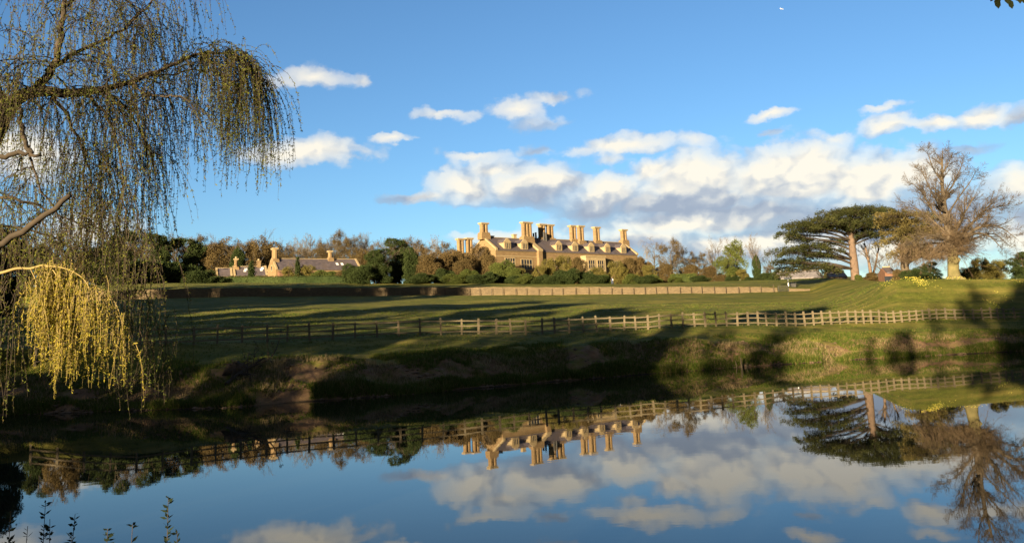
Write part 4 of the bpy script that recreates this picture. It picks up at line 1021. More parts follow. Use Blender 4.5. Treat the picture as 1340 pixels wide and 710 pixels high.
# ------------------------------------------------------------------ cedars
def cedar(px, py_base, Y, r, plates, label, leaf, tm, top, lean=0, seed=1, dens=1.0, leaf2=None):
    rng = np.random.default_rng(seed); X = at(px, py_base, Y)[0]; zg = g1(X, Y) - .2
    base = np.array([X, Y, zg]); rt = empty('cedar_tree', base, 0, label, 'tree')
    tp = at(top[0], top[1], Y) - base
    t = Tree(seed); pts = [np.array([0, 0, -.3]), np.array([tp[0] * .15, 0, tp[2] * .3]), np.array([tp[0] * .4, .2, tp[2] * .65]), tp]
    tr = MB(); sp = spline(np.array(pts), 5); tr.tube(sp, np.interp(np.linspace(0, 1, len(sp)), [0, .05, .3, .7, 1], [r * 1.5, r * 1.1, r, r * .7, r * .25]), 12)
    tr.build('trunk', MAT[tm], rt, True)
    bm = MB(); C = []; D = []
    for k, (cx, cy, hw, th) in enumerate(plates):
        for rep in range(3):                       # three bough plates at different depths round the trunk
            dY = [0, -1, 1][rep] * rng.uniform(2.0, 5.5) * (1 if rep else .5) + rng.normal(0, .6)
            c = at(cx + (rng.normal(0, 6) if rep else 0), cy + (rng.normal(0, 3) if rep else 0), Y + dY) - base; w = hw * Y / FPX * (1 if rep == 0 else rng.uniform(.6, .9)); thz = th * Y / FPX
            n = int(dens * 900 * (hw / 30) ** 1.1 * (1 if rep == 0 else .75))
            a = rng.random(n) * 6.283; rr = np.sqrt(rng.random(n)); yy = min(w * .8, 3.2)
            x = rr * np.cos(a) * w; y = rr * np.sin(a) * yy
            rad = np.hypot(x / w, y / yy)
            z = thz * (.5 - 1.1 * rad ** 2) + rng.normal(0, .2, n) + 1.3 * vnoise(x * .9 + k, y * .9, k) 
            keep = (vnoise(x * .8 + k * 7, y * .8, k + 40) + .5) > .22
            C.append((np.stack([x, y, z], -1) + c)[keep]); d = np.stack([np.cos(a), np.sin(a), rng.normal(.15, .3, n)], -1); D.append(d[keep])
            # bough from the trunk
            f = np.clip((c[2] - 1.2) / tp[2], .25, .95); sp_i = sp[int(f * (len(sp) - 1))]
            mid = (sp_i + c) / 2 + np.array([0, 0, rng.uniform(.1, .8)])
            bp_ = spline(np.array([sp_i, mid, c - np.array([0, 0, .1])]), 5); bm.tube(bp_, np.linspace(r * .26, .04, len(bp_)), 5)
            for _ in range(9):
                u = bp_[rng.integers(3, len(bp_))]; e = c + np.array([rng.uniform(-.85, .85) * w, rng.uniform(-.8, .8) * yy, rng.normal(-.1, .15)])
                bm.tube(np.array([u, (u + e) / 2 + [0, 0, .15], e]), [.05, .035, .015], 3, False)
    C = np.concatenate(C); D = np.concatenate(D); m = MB()
    n = len(C); m.leaves(C, D, rng.uniform(.25, .55, n), rng.uniform(.09, .2, n), rng, .55)
    m.leaves(C + rng.normal(size=C.shape) * .12, D * [1, 1, .2] + [0, 0, .5], rng.uniform(.2, .4, n), rng.uniform(.07, .15, n), rng)
    m.build('crown', MAT[leaf], rt); bm.build('boughs', MAT['bark_dark'], rt); return rt
cedar(1119, 362, 165, .78, [(1128, 277, 46, 6), (1101, 277, 34, 6), (1150, 281, 30, 6), (1078, 288, 34, 6), (1048, 295, 30, 5), (1028, 307, 15, 5), (1058, 303, 24, 5), (1098, 292, 30, 7), (1128, 292, 32, 7),
      (1084, 301, 24, 6), (1062, 322, 28, 5), (1040, 331, 26, 5), (1068, 335, 28, 6), (1032, 345, 22, 5), (1060, 349, 30, 6), (1084, 356, 16, 4), (1090, 318, 16, 5), (1148, 296, 28, 7), (1160, 304, 22, 6), (1138, 308, 18, 5), (1024, 354, 14, 4), (1046, 314, 18, 4)],
      'great spreading cedar with flat tiers of dark green foliage and a pinkish trunk', 'l_cedar', 'bark_pink', (1113, 276), seed=3)
cedar(1184, 362, 150, .72, [(1186, 281, 36, 6), (1202, 290, 32, 6), (1172, 290, 28, 6), (1190, 300, 38, 7), (1210, 312, 26, 6), (1178, 314, 26, 7), (1203, 325, 28, 6), (1190, 330, 22, 6), (1215, 332, 18, 5), (1222, 300, 16, 5)],
      'brownish cedar standing between the great cedar and the bare lime', 'l_cedar_b', 'bark', (1186, 284), seed=4, dens=.9)
for px, top_, Y, r, lab in ((1140, (1131, 318), 170, .42, 'slender pinkish leaning trunk just right of the cedar trunk'), (1138, (1150, 322), 176, .3, 'thin forked trunk right of the leaning pinkish trunk')):
    b0 = np.array([at(px, 362, Y)[0], Y, g1(at(px, 362, Y)[0], Y) - .2]); rt = empty('slim_tree', b0, 0, lab, 'tree')
    t = Tree(px); e = at(top_[0], top_[1], Y) - b0
    P = dict(BARE); P.update(levels=4, kids=[0, 6, 5, 4], rmin=.02)
    t.limb([(0, 0, -.2), e * .5 + [.2, 0, 0], e], r, r * .35, 9, 4.5, .8, P, 1, .5); a, b_ = t.wood(1); a.build('trunk', MAT['bark_pink'], rt, True); b_.build('twigs', MAT['twig'], rt)

# ------------------------------------------------------------------ great bare lime at the right
Yl = 100.0
X = at(1249, 364, Yl)[0]; base = np.array([X, Yl, g1(X, Yl) - .15])
lime = empty('lime_tree', base, 0, 'great bare lime, pale mossy trunk, burr of brown twigs low in its crown', 'tree')
def lp(px, py, dy=0): return at(px, py, Yl + dy) - base
t = Tree(77); P = dict(BARE); P.update(levels=5, n=[5, 6, 6, 5, 4], kids=[0, 8, 10, 9, 0], rmin=.0085, ang=[.7, .6, .65, .6], lr=[.6, .52, .55, .5], start=[.2, .12, .1, .1], trop=[.02, .06, .05, .03, .02], jit=[.05, .14, .17, .2, .2], taper=.8)
tr = MB(); sp = spline(np.array([[0, 0, -.4], [0, 0, .25], lp(1247.5, 352), lp(1247, 337), lp(1245, 322)]), 4)
tr.tube(sp, np.interp(np.linspace(0, 1, len(sp)), np.linspace(0, 1, 5), [1.25, .78, .63, .6, .5]), 16)
for a in np.arange(7) * .9 + .3:
    tr.tube([(0, 0, .8), (.75 * math.cos(a), .75 * math.sin(a), .25), (1.5 * math.cos(a), 1.5 * math.sin(a), -.12)], [.45, .3, .1], 6)
for (x_, z_, r_) in ((.35, 2.5, .5), (-.3, 2.7, .5), (.1, 2.35, .55)): tr.tube([(x_, -.55, z_ - .35), (x_, -.62, z_), (x_, -.5, z_ + .35)], [.15, r_ * .7, .12], 8)
tr.build('trunk', MAT['bark_mossy'], lime, True)
for pts, r0, r1, k, L in [
    ([(1246, 308, 0), (1256, 290, -1.5), (1266, 272, -2.2), (1278, 252, -2.5)], .20, .03, 10, 3.2), ([(1244, 312, 0), (1254, 296, 2), (1262, 280, 3), (1262, 258, 4)], .17, .03, 10, 3.0),
    ([(1250, 316, 0), (1270, 294, 1), (1286, 277, 1.5), (1304, 259, 1.5)], .24, .03, 16, 3.4), ([(1286, 277, 1.5), (1300, 272, .5), (1318, 268, 0)], .10, .02, 9, 2.6),
    ([(1252, 318, 0), (1280, 298, -2), (1306, 296, -3), (1330, 312, -4)], .20, .02, 16, 2.8), ([(1252, 322, 0), (1275, 312, 3), (1300, 306, 5), (1322, 322, 6)], .16, .02, 12, 2.5), ([(1256, 316, 0), (1278, 305, -3), (1296, 310, -5), (1312, 326, -6)], .14, .02, 10, 2.3),
    ([(1240, 296, 0), (1220, 275, -1), (1208, 254, -1.5), (1192, 238, -2)], .18, .02, 13, 3.0), ([(1237, 275, 0), (1222, 256, 2), (1212, 236, 2.5), (1204, 216, 3)], .13, .02, 11, 2.6),
    ([(1242, 308, 0), (1222, 290, 1), (1205, 276, 2), (1188, 270, 2)], .17, .02, 13, 2.8), ([(1244, 316, 0), (1222, 308, -2), (1202, 312, -3), (1182, 322, -4)], .16, .02, 12, 2.4),
    ([(1244, 320, 0), (1220, 318, 2), (1200, 322, 3), (1178, 336, 4)], .15, .02, 12, 2.3), ([(1235, 258, 0), (1248, 240, 1), (1256, 222, 1.5), (1262, 208, 2)], .12, .02, 11, 2.6),
    ([(1234, 240, 0), (1222, 222, -1), (1216, 206, -1), (1214, 198, -1)], .09, .02, 9, 2.2), ([(1233, 228, 0), (1242, 212, -1), (1247, 200, -1)], .08, .015, 8, 2.0),
    ([(1238, 285, 0), (1252, 262, 3), (1268, 240, 4), (1276, 226, 4)], .13, .02, 11, 2.6), ([(1238, 280, 0), (1226, 262, -3), (1224, 240, -4)], .12, .02, 9, 2.6),
    ([(1246, 330, 0), (1243, 312, 0), (1239, 292, 0), (1235.5, 268, 0), (1233, 240, .1), (1233, 213, .2), (1233.5, 194, .3)], .56, .02, 22, 2.6)]:
    t.limb([lp(*q) for q in pts], r0, r1, int(k * 1.6), L, .75, P, 2, .12)
a, b_ = t.wood(2); a.build('limbs', MAT['bark'], lime, True); b_.build('twigs', MAT['twig'], lime)
t2 = Tree(78); P2 = dict(BARE); P2.update(levels=5, n=[4, 4, 4, 4, 3], kids=[0, 5, 5, 4, 0], rmin=.012, ang=[.6, .6, .6, .6], trop=[0, 0, -.02, -.03, 0], lr=[.6, .55, .5, .5])
c = lp(1253, 319); rng = np.random.default_rng(6)
for i in range(330):
    d = rng.normal(size=3); d[2] = abs(d[2]) * .55 - .25; d /= np.linalg.norm(d); s0_ = np.array([rng.normal(0, .3), rng.normal(0, .3), rng.uniform(-1.4, 1.2)])
    t2.branch(c * [.6, 1, 1] + s0_, d, rng.uniform(1.4, 3.4), .035, 2, P2)
for i in range(150):      # drooping skirt of twigs on the left
    px = rng.uniform(1178, 1236); s_ = lp(px, 322 + rng.uniform(-8, 10), rng.uniform(-4, 4)); t2.branch(s_, np.array([rng.uniform(-.7, .2), rng.normal(0, .3), -.6]), rng.uniform(1, 2.4), .03, 2, P2)
a, b_ = t2.wood(0); b_.build('twig_burr', MAT['twig_red'], lime)

# ------------------------------------------------------------------ weeping willow, left foreground
wr = np.random.default_rng(42)
WB = np.array([-9.2, 8.4, near_z(np.array([-9.2]), np.array([8.4]))[0]])
willow = empty('weeping_willow', WB, 0, 'big weeping willow overhanging the water at the left with long hanging yellow-green strands', 'tree')
def wl(q): return at(q[0], q[1], q[2]) - WB
limbs = [  # points (px, py, depth), r0, r1
    ([(-190, 430, 9.6), (-90, 320, 9.6), (-22, 205, 9.8), (8, 146, 10), (40, 122, 10), (110, 121, 10.2), (168, 108, 10.5), (215, 90, 10.8), (255, 72, 11), (300, 69, 11.2), (322, 80, 11.3), (338, 108, 11.4)], [.20, .17, .13, .10, .075, .052, .036, .028, .022, .016, .011, .006]),
    ([(42, 124, 10), (66, 92, 10), (78, 55, 9.9), (84, 10, 9.8), (80, -60, 9.7), (90, -140, 9.6)], [.055, .045, .038, .03, .022, .015]),
    ([(60, 96, 10), (100, 68, 10.3), (150, 45, 10.6), (192, 8, 10.9), (230, -40, 11.2)], [.03, .024, .018, .013, .008]),
    ([(8, 146, 10), (-20, 80, 9.4), (-40, 0, 9), (-30, -90, 8.8)], [.07, .06, .05, .03]),
    ([(84, 10, 9.8), (120, -10, 10.4), (170, 2, 11), (200, 30, 11.3)], [.02, .016, .012, .006]),
    ([(70, 122, 10.1), (92, 160, 10.3), (112, 205, 10.6), (126, 262, 10.8)], [.026, .02, .014, .006]),
    ([(110, 121, 10.2), (138, 150, 10.2), (156, 200, 10.1), (163, 262, 10), (172, 330, 9.9)], [.022, .017, .013, .009, .004]),
    ([(135, 117, 10.3), (172, 150, 10.7), (196, 200, 11), (208, 268, 11.2)], [.02, .015, .01, .004]),
    ([(168, 108, 10.5), (200, 125, 10.3), (224, 124, 10.2), (252, 132, 10.1)], [.016, .012, .009, .004]),
    ([(192, 100, 10.6), (225, 96, 11), (262, 92, 11.5), (300, 100, 11.9)], [.014, .012, .009, .004]),
    ([(-60, 352, 8.6), (-20, 330, 8.6), (40, 296, 8.6), (94, 256, 8.6)], [.042, .038, .033, .026]),
    ([(-40, 214, 9), (0, 206, 9), (28, 200, 9), (50, 204, 9)], [.035, .03, .025, .016]),
    ([(26, 140, 9.6), (28, 168, 9.4), (34, 190, 9.2), (42, 200, 9.05)], [.02, .026, .024, .02]),
    ([(36, 190, 9.2), (52, 240, 9.2), (78, 285, 9.4), (102, 330, 9.6)], [.014, .011, .008, .004]),
    ([(-40, 254, 9.4), (10, 258, 9.4), (60, 272, 9.6), (118, 300, 9.8), (168, 330, 10)], [.02, .017, .013, .009, .004]),
    ([(-30, 290, 10), (30, 300, 10.2), (90, 318, 10.4), (150, 340, 10.6)], [.018, .014, .01, .004]),
]
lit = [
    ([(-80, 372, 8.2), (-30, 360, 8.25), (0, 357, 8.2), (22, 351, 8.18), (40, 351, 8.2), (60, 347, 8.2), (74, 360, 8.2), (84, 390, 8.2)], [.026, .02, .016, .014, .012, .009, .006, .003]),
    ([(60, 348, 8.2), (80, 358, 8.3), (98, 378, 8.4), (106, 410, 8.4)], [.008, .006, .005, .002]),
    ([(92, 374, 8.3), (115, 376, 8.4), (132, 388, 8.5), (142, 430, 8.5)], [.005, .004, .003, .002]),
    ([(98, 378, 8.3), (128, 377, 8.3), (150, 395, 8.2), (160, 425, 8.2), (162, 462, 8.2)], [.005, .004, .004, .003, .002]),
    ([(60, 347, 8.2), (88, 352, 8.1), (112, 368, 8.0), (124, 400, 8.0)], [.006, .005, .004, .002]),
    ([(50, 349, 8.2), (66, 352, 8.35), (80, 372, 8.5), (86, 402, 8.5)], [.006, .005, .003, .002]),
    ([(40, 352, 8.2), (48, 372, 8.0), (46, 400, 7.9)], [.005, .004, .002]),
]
tk = MB()
tk.tube(spline(np.array([(0, 0, -.5), (.1, .1, 1.2), (.5, .5, 2.6), wl((-190, 430, 9.6))]), 4), [.55, .5, .47, .45, .43, .4, .38, .36, .33, .3, .27, .24, .22], 14)
tk.tube(spline(np.array([(.3, .3, 2.0), (-.6, -.2, 4), (-.4, .2, 6.4), wl((-40, 0, 9))]), 4), np.linspace(.34, .06, 13), 10)
tk.tube(spline(np.array([(.2, .2, 2.2), wl((-150, 400, 8.6)), wl((-60, 352, 8.6))]), 4), np.linspace(.2, .055, 9), 8)
tk.tube(spline(np.array([(.2, .2, 1.6), wl((-170, 420, 8.3)), wl((-80, 372, 8.2))]), 4), np.linspace(.12, .03, 9), 8)
tk.build('trunk', MAT['bark_dark'], willow, True)
lb = MB(); LP = []
for pts, rad in limbs:
    p = spline(np.array([wl(q) for q in pts]), 5); rr = np.interp(np.linspace(0, 1, len(p)), np.linspace(0, 1, len(rad)), rad)
    p = p + wr.normal(size=p.shape) * .012; lb.tube(p, rr, 9); LP.append((p, rr))
lb.build('limbs', MAT['bark_dark'], willow, True)
lb = MB(); LL = []
for pts, rad in lit:
    p = spline(np.array([wl(q) for q in pts]), 5); rr = np.interp(np.linspace(0, 1, len(p)), np.linspace(0, 1, len(rad)), rad)
    lb.tube(p, rr, 7); LL.append((p, rr))
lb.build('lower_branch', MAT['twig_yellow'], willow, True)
SEG = []; LC = []; LD = []
def strand(p0, d0, L, leafstep=.035, r=.0035, drag=.35, store=None, sway=.05, leafL=.034):
    n = max(4, int(L / .16)); st = L / n; d = np.array(d0, float); d /= np.linalg.norm(d); p = np.array(p0, float); sw = wr.normal(size=3) * sway
    S_, C_, D_ = store
    for i in range(n):
        d = d * (1 - drag) + np.array([sw[0], sw[1], -1.0]) * drag + wr.normal(size=3) * .05; d /= np.linalg.norm(d)
        q = p + d * st; f = 1 - i / n
        S_.append((*p, *q, r * (.35 + .65 * f), r * (.35 + .65 * (f - 1 / n))))
        k = wr.poisson(st / leafstep)
        if k:
            u = wr.random(k)[:, None]; C_.append(p + (q - p) * u); dd = wr.normal(size=(k, 3)) * .7 + d * .8; D_.append(dd)
        p = q
def twigged(store, P, rr, kids, L, length, leafstep, umin=.0, side=1.0, sub=2, lenvar=.35, leafL=.034):
    """side twigs that arch out of a limb, each dropping strands"""
    for u in wr.random(kids) * (1 - umin) + umin:
        k = min(int(u * (len(P) - 1)), len(P) - 2); t = P[k + 1] - P[k]; t /= np.linalg.norm(t) + 1e-9
        d = t * .5 + np.array([wr.normal() * side, wr.normal() * side, wr.uniform(-.2, .7)]); d /= np.linalg.norm(d); p = P[k]; Lt = L * wr.uniform(.3, 1.1)
        n = 5; rt_ = max(min(rr[k] * .5, .009), .004)
        for i in range(n):
            d = d * .85 + np.array([0, 0, -.17]) + wr.normal(size=3) * .08; d /= np.linalg.norm(d); q = p + d * Lt / n
            store[0].append((*p, *q, rt_ * (1 - i / n * .6), rt_ * (1 - (i + 1) / n * .6))); p = q
            if i >= 1:
                for _ in range(sub):
                    strand(p, d + wr.normal(size=3) * .5, length * wr.uniform(1 - lenvar, 1 + lenvar), leafstep, store=store)
def flush(store, wmat, lmat, nm, lm, lw=(.020, .042), ww=(.006, .011)):
    S_ = np.array(store[0]); m = MB(); m.segs(S_[:, :3], S_[:, 3:6], S_[:, 6], S_[:, 7], 3); m.build(nm, MAT[wmat], willow)
    C = np.concatenate(store[1]); D = np.concatenate(store[2]); k = len(C); m = MB()
    m.leaves(C, D, wr.uniform(*lw, k), wr.uniform(*ww, k), wr); m.build(lm, MAT[lmat], willow)
up = ([], [], [])
M1, Rr1 = LP[0]; nM = len(M1)
a0, a1 = int(nM * .36), nM
twigged(up, M1[int(nM * .30):int(nM * .62)], Rr1[int(nM * .30):int(nM * .62)], 30, .8, 1.0, .04, side=.8)
twigged(up, M1[int(nM * .70):], Rr1[int(nM * .70):], 40, .20, 1.3, .028, side=.8, sub=2)            # the drooping end
for k in range(int(nM * .70), nM):
    for _ in range(4):
        f = (k - nM * .70) / (nM * .3); strand(M1[k] + wr.normal(size=3) * .07, [.06, wr.normal() * .4, .1], (1.9 - .5 * abs(f - .5)) * wr.uniform(.5, 1.12), .023, store=up)
for i, (kids, L, ln) in {1: (26, 1.0, 1.0), 2: (30, .9, 1.0), 3: (20, 1.0, 1.0), 4: (20, .6, .9), 5: (14, .6, 1.0), 6: (16, .5, .95), 7: (14, .6, .9), 8: (12, .45, 1.0), 9: (12, .45, 1.1), 13: (8, .4, .7), 14: (14, .5, .7), 15: (14, .5, .7)}.items():
    twigged(up, LP[i][0], LP[i][1], int(kids * .8), L * .9, ln, .034 if i in (1, 2, 3, 4) else .038, side=.8)
# darker bunches of strands that hang in long tails
for (px, py, Yd, w, L, n) in ((108, 190, 10.4, .16, 1.7, 34), (162, 250, 10.6, .12, 1.3, 22), (196, 190, 11, .12, 1.4, 22), (118, 250, 10.2, .12, 1.2, 18), (205, 40, 11.4, .25, 1.0, 18), (62, 20, 9.6, .5, 1.3, 30), (20, 40, 9.4, .5, 1.3, 26), (232, 10, 11.4, .1, .8, 8), (140, 215, 10.9, .14, 1.3, 16), (92, 240, 10.8, .2, 1.1, 18), (40, 230, 10.5, .3, 1.1, 22), (250, 95, 11.3, .15, 1.3, 12), (180, 120, 10.9, .2, 1.3, 14)):
    c = wl((px, py, Yd))
    for _ in range(int(n * 1.9)): strand(c + wr.normal(size=3) * [w * 1.35, w * 1.35, .2], [wr.normal() * .2, wr.normal() * .2, -.5], L * wr.uniform(.4, 1.2), .024, store=up, sway=.08)
flush(up, 'bark_dark', 'l_willow_shaded', 'twigs', 'crown', ww=(.009, .017), lw=(.02, .048))
lo = ([], [], [])
for j, (P_, R_) in enumerate(LL):
    kk = {0: 110, 1: 130, 2: 30, 3: 30, 4: 50, 5: 60, 6: 26}[j]
    for _ in range(kk):
        k = wr.integers(int(len(P_) * (.74 if j == 0 else .15 if j < 2 else .3)), len(P_)); strand(P_[k] + wr.normal(size=3) * .05, [wr.normal() * .13, wr.normal() * .35, wr.uniform(-.8, 0)], wr.uniform(.35, 1.08) * (.84 if j < 2 else .58), .015, store=lo, sway=.035, r=.003, drag=.5)
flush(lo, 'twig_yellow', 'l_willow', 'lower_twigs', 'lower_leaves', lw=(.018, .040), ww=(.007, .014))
cu = ([], [], [])
for (px, py, Yd, w, L, n) in ((8, 392, 8.0, .14, 1.15, 26), (-30, 380, 8.0, .2, 1.3, 24), (182, 330, 9.4, .16, 1.5, 30), (165, 400, 9.2, .2, .9, 26), (198, 430, 9.6, .16, .75, 22), (150, 300, 9.6, .3, 1.2, 24), (40, 300, 9.2, .5, 1.0, 40), (100, 300, 9.0, .4, .9, 30), (206, 470, 9.4, .12, .5, 12)):
    c = wl((px, py, Yd))
    for _ in range(n): strand(c + wr.normal(size=3) * [w, w, .15], [wr.normal() * .2, wr.normal() * .2, -.4], L * wr.uniform(.4, 1.1), .03, store=cu, sway=.08)
flush(cu, 'bark_dark', 'l_willow_shaded', 'curtain_twigs', 'curtain_leaves', lw=(.02, .045), ww=(.008, .014))

# ------------------------------------------------------------------ trees on the near bank behind the viewer: their long shadows cross the river
def shade_tree(kind, X, Y, H, wide, label, rz=0.0):
    p = PR[kind]; z0 = float(near_z(np.array([X]), np.array([Y]))[0]) if Y < 14 else g1(X, Y)
    k = H / p['_h']; r = p.copy(); col.objects.link(r)
    for c in list(p.children):
        d = c.copy(); col.objects.link(d); d.parent = r
    r.name = label[1]; r.location = (X, Y, z0 - .3); r.scale = (k * wide, k * wide, k); r.rotation_euler = (0, 0, rz)
    props(r, label[0], 'tree', 'trees on the near bank'); return r
def cast(kind, px, Yt, Yc, width, i):
    """tree on the near bank tall enough for the shadow of its top to reach depth Yt in direction px"""
    Xt = at(px, 420, Yt)[0]; zt = g1(Xt, Yt); X = Xt - math.tan(SUN_AZ) * (Yt - Yc); dist = (Yt - Yc) / math.cos(SUN_AZ)
    z0 = 2.0 if Yc < 14 else g1(X, Yc); H = zt + dist * math.tan(SUN_EL) - z0
    r = shade_tree(kind, X, Yc, H, 1.0, ('tree on the near bank behind the viewpoint, its shadow falling across the river', 'bank_tree'), i * 1.37)
    native = {'ever1': 10, 'ever2': 8, 'brownmass': 13, 'high': 13, 'top': 9, 'cypress': 1.7, 'brown1': 12, 'bare1': 10, 'bare3': 13, 'bushdark': 9}[kind]
    k = width / native; r.scale = (k, k, r.scale[2])
SH = [  # kind, pixel column, depth the tip of the shadow reaches, depth of the tree, crown width
    ('ever1', 395, 190, 84, 14), ('brownmass', 440, 192, 78, 16), ('high', 485, 194, 74, 15), ('brownmass', 528, 195, 71, 15), ('high', 570, 195, 69, 14), ('brownmass', 612, 195, 68, 14), ('high', 655, 195, 67, 13), ('brownmass', 700, 194, 66, 10),
    ('high', 230, 100, 66, 9), ('brownmass', 310, 112, 64, 9), ('high', 385, 104, 60, 8), ('brownmass', 450, 118, 60, 9), ('high', 520, 112, 56, 8), ('high', 470, 92, 54, 6), ('brownmass', 590, 122, 55, 8), ('high', 360, 132, 62, 10),
    ('high', 280, 158, 70, 14), ('high', 420, 150, 62, 11), ('brownmass', 520, 146, 58, 10),
    ('ever1', 60, 100, 2, 18), ('ever1', -40, 120, 8, 20), ('high', 130, 84, -4, 14), ('ever1', 90, 72, -14, 12),
    ('top', 320, 66, -2, 7), ('top', 365, 67, -6, 7), ('top', 410, 69, -1, 7), ('top', 455, 70, -8, 7), ('top', 500, 72, -3, 8), ('top', 552, 73, -6, 8), ('top', 590, 72, -10, 5), ('bushdark', 410, 50, 2, 7), ('bushdark', 365, 47, -4, 5),
    ('top', 590, 125, -12, 15), ('top', 645, 132, -8, 16), ('top', 705, 136, 2, 17), ('top', 765, 128, -4, 14), ('top', 830, 112, -10, 11), ('top', 660, 108, -16, 12), ('top', 730, 106, -22, 10), ('brown1', 880, 110, -16, 12),
    ('ever1', 600, 61, -10, 8), ('ever1', 655, 63, -4, 10), ('ever1', 720, 64, -9, 9), ('ever1', 780, 78, -5, 9), ('ever1', 835, 77, -12, 10), ('ever1', 880, 72, -8, 7), ('high', 930, 86, -14, 6),
    ('top', 1020, 103, -22, 9), ('top', 1075, 104, -16, 8), ('cypress', 1140, 74, -22, 1.3), ('cypress', 1192, 76, -24, 1.6), ('brown1', 1180, 80, -28, 5), 
    ('bare3', 1235, 92, -20, 9), ('brown1', 1290, 96, -26, 11), ('high', 1350, 98, -32, 12), ('bare3', 1262, 78, -22, 9), ('bare3', 1300, 84, -14, 9), ('brownmass', 1395, 100, -24, 12),
]
for i, a in enumerate(SH): cast(*a, i)
for k, p in PR.items():          # first copies that were only patterns
    if k not in USED:
        for c in list(p.children): bpy.data.objects.remove(c)
        bpy.data.objects.remove(p)

# ------------------------------------------------------------------ small things
# near-bank weeds poking up at the bottom left
for i, (px, pt, Yd, lab) in enumerate([(58, 656, 6.2, 'leafy weed stem, leftmost tall one at the bottom left corner'), (76, 674, 6.0, 'short leafy weed stem right of the leftmost tall one'), (88, 676, 6.3, 'bushy leafy weed stem, third from the left in the bottom corner'),
        (100, 698, 6.0, 'tiny weed tip between the left group and the middle pair of stems'), (138, 692, 5.8, 'short leafy weed, left one of the middle pair'), (168, 688, 6.0, 'short leafy weed, right one of the middle pair'),
        (219, 650, 6.1, 'tallest slender leafy weed stem rising from the bottom edge'), (239, 690, 6.0, 'short leafy weed right of the tallest slender stem'), (14, 668, 5.6, 'tangled leafy weed at the very left of the bottom edge'), (30, 690, 5.9, 'low weed between the tangled weed and the leftmost tall stem')]):
    top = at(px, pt, Yd); gz_ = float(near_z(np.array([top[0]]), np.array([Yd]))[0]); H = top[2] - gz_
    rt = empty('weed_stem', (top[0], Yd, gz_), 0, lab, 'weed', 'weeds on the near bank'); rng = np.random.default_rng(100 + i)
    st = MB(); C = []; D = []
    for b_ in range(1 if i in (0, 6) else 3):
        e = np.array([rng.normal(0, .03) * b_, rng.normal(0, .05), H * (1 - .1 * b_)]); p = spline(np.array([[rng.normal(0, .02), 0, -.05], e * .5 + rng.normal(size=3) * .012, e]), 6); st.tube(p, np.linspace(.006, .002, len(p)), 5)
        for _ in range(100):
            u = rng.uniform(.15, 1); k = min(int(u * (len(p) - 1)), len(p) - 2); C.append(p[k] + (p[k + 1] - p[k]) * rng.random()); a = rng.random() * 6.28; D.append([math.cos(a), math.sin(a), rng.uniform(.1, .9)])
    st.build('stem', MAT['bark_dark'], rt); lf = MB(); n = len(C); lf.leaves(np.array(C), np.array(D), rng.uniform(.03, .06, n), rng.uniform(.014, .026, n), rng); lf.build('leaves', MAT['weed'], rt)
# leafy twig tip hanging in at the top right
tb = np.array(at(1322, -160, 3.4)); rt = empty('overhanging_twig', tb, 0, 'dark leaf tips of an overhanging twig at the top right corner', 'branch')
m = MB(); lf = MB(); rng = np.random.default_rng(9)
p = spline(np.array([at(1480, -330, 3.6) - tb, at(1400, -240, 3.5) - tb, [0, 0, 0], at(1318, -30, 3.4) - tb]), 5); m.tube(p, np.linspace(.012, .003, len(p)), 6)
for (px, py) in ((1304, -14), (1318, -16), (1335, -12)): m.tube([p[-2], at(px, py, 3.4) - tb], [.003, .0015], 4)
m.build('stem', MAT['bark_dark'], rt)
for (px, py, dx, dy, L) in ((1304, -6, 3, 16, .052), (1309, -8, -6, 12, .04), (1316, -10, 3, 13, .044), (1321, -4, 4, 14, .046), (1334, -12, 1, 16, .05), (1326, -12, 6, 12, .04), (1338, -8, 4, 10, .04), (1300, -10, -4, 10, .036)):
    py += 3; a = at(px, py, 3.4) - tb; b_ = at(px + dx, py + dy, 3.4) - tb; v_ = b_ - a; v_ /= np.linalg.norm(v_); sd = np.cross(v_, _F) * L * .27; lf.add([a, a + v_ * L * .3 + sd, a + v_ * L * .7 + sd * .9, a + v_ * L, a + v_ * L * .7 - sd * .9, a + v_ * L * .3 - sd], tris=[(0, 1, 5), (1, 2, 4), (1, 4, 5), (2, 3, 4)])
for _ in range(70):
    k = rng.integers(0, len(p) - 4); a = p[k] + rng.normal(size=3) * .06; lf.leaves([a], [rng.normal(size=3) + [0, 0, -.6]], .045, .022, rng)
lf.build('leaves', MAT['l_black'], rt)
# person walking on the lawn
Yp = 186.0; P = at(801.5, 373.5, Yp); zg = g1(P[0], Yp); ht_ = 1.75
per = empty('person', (P[0], Yp, zg), R(60), 'person in dark clothes with a white top, walking along the lawn by the bushes', 'person')
def skin_body(name, joints, edges, mat, parent, lv=1):
    me = bpy.data.meshes.new(name); me.from_pydata([j[:3] for j in joints], edges, []); o = bpy.data.objects.new(name, me); col.objects.link(o); o.parent = parent
    md = o.modifiers.new('skin', 'SKIN')
    for v, j in zip(me.skin_vertices[0].data if me.skin_vertices else [], joints): v.radius = (j[3], j[4] if len(j) > 4 else j[3])
    if not me.skin_vertices:
        pass
    o.modifiers.new('sub', 'SUBSURF').levels = lv; o.modifiers['sub'].render_levels = lv
    me.materials.append(MAT[mat]); return o
def body_tubes(m, parts, n=10):
    for pts, rad in parts: m.tube(spline(np.array(pts, float), 3), np.interp(np.linspace(0, 1, (len(pts) - 1) * 3 + 1), np.linspace(0, 1, len(rad)), rad), n)
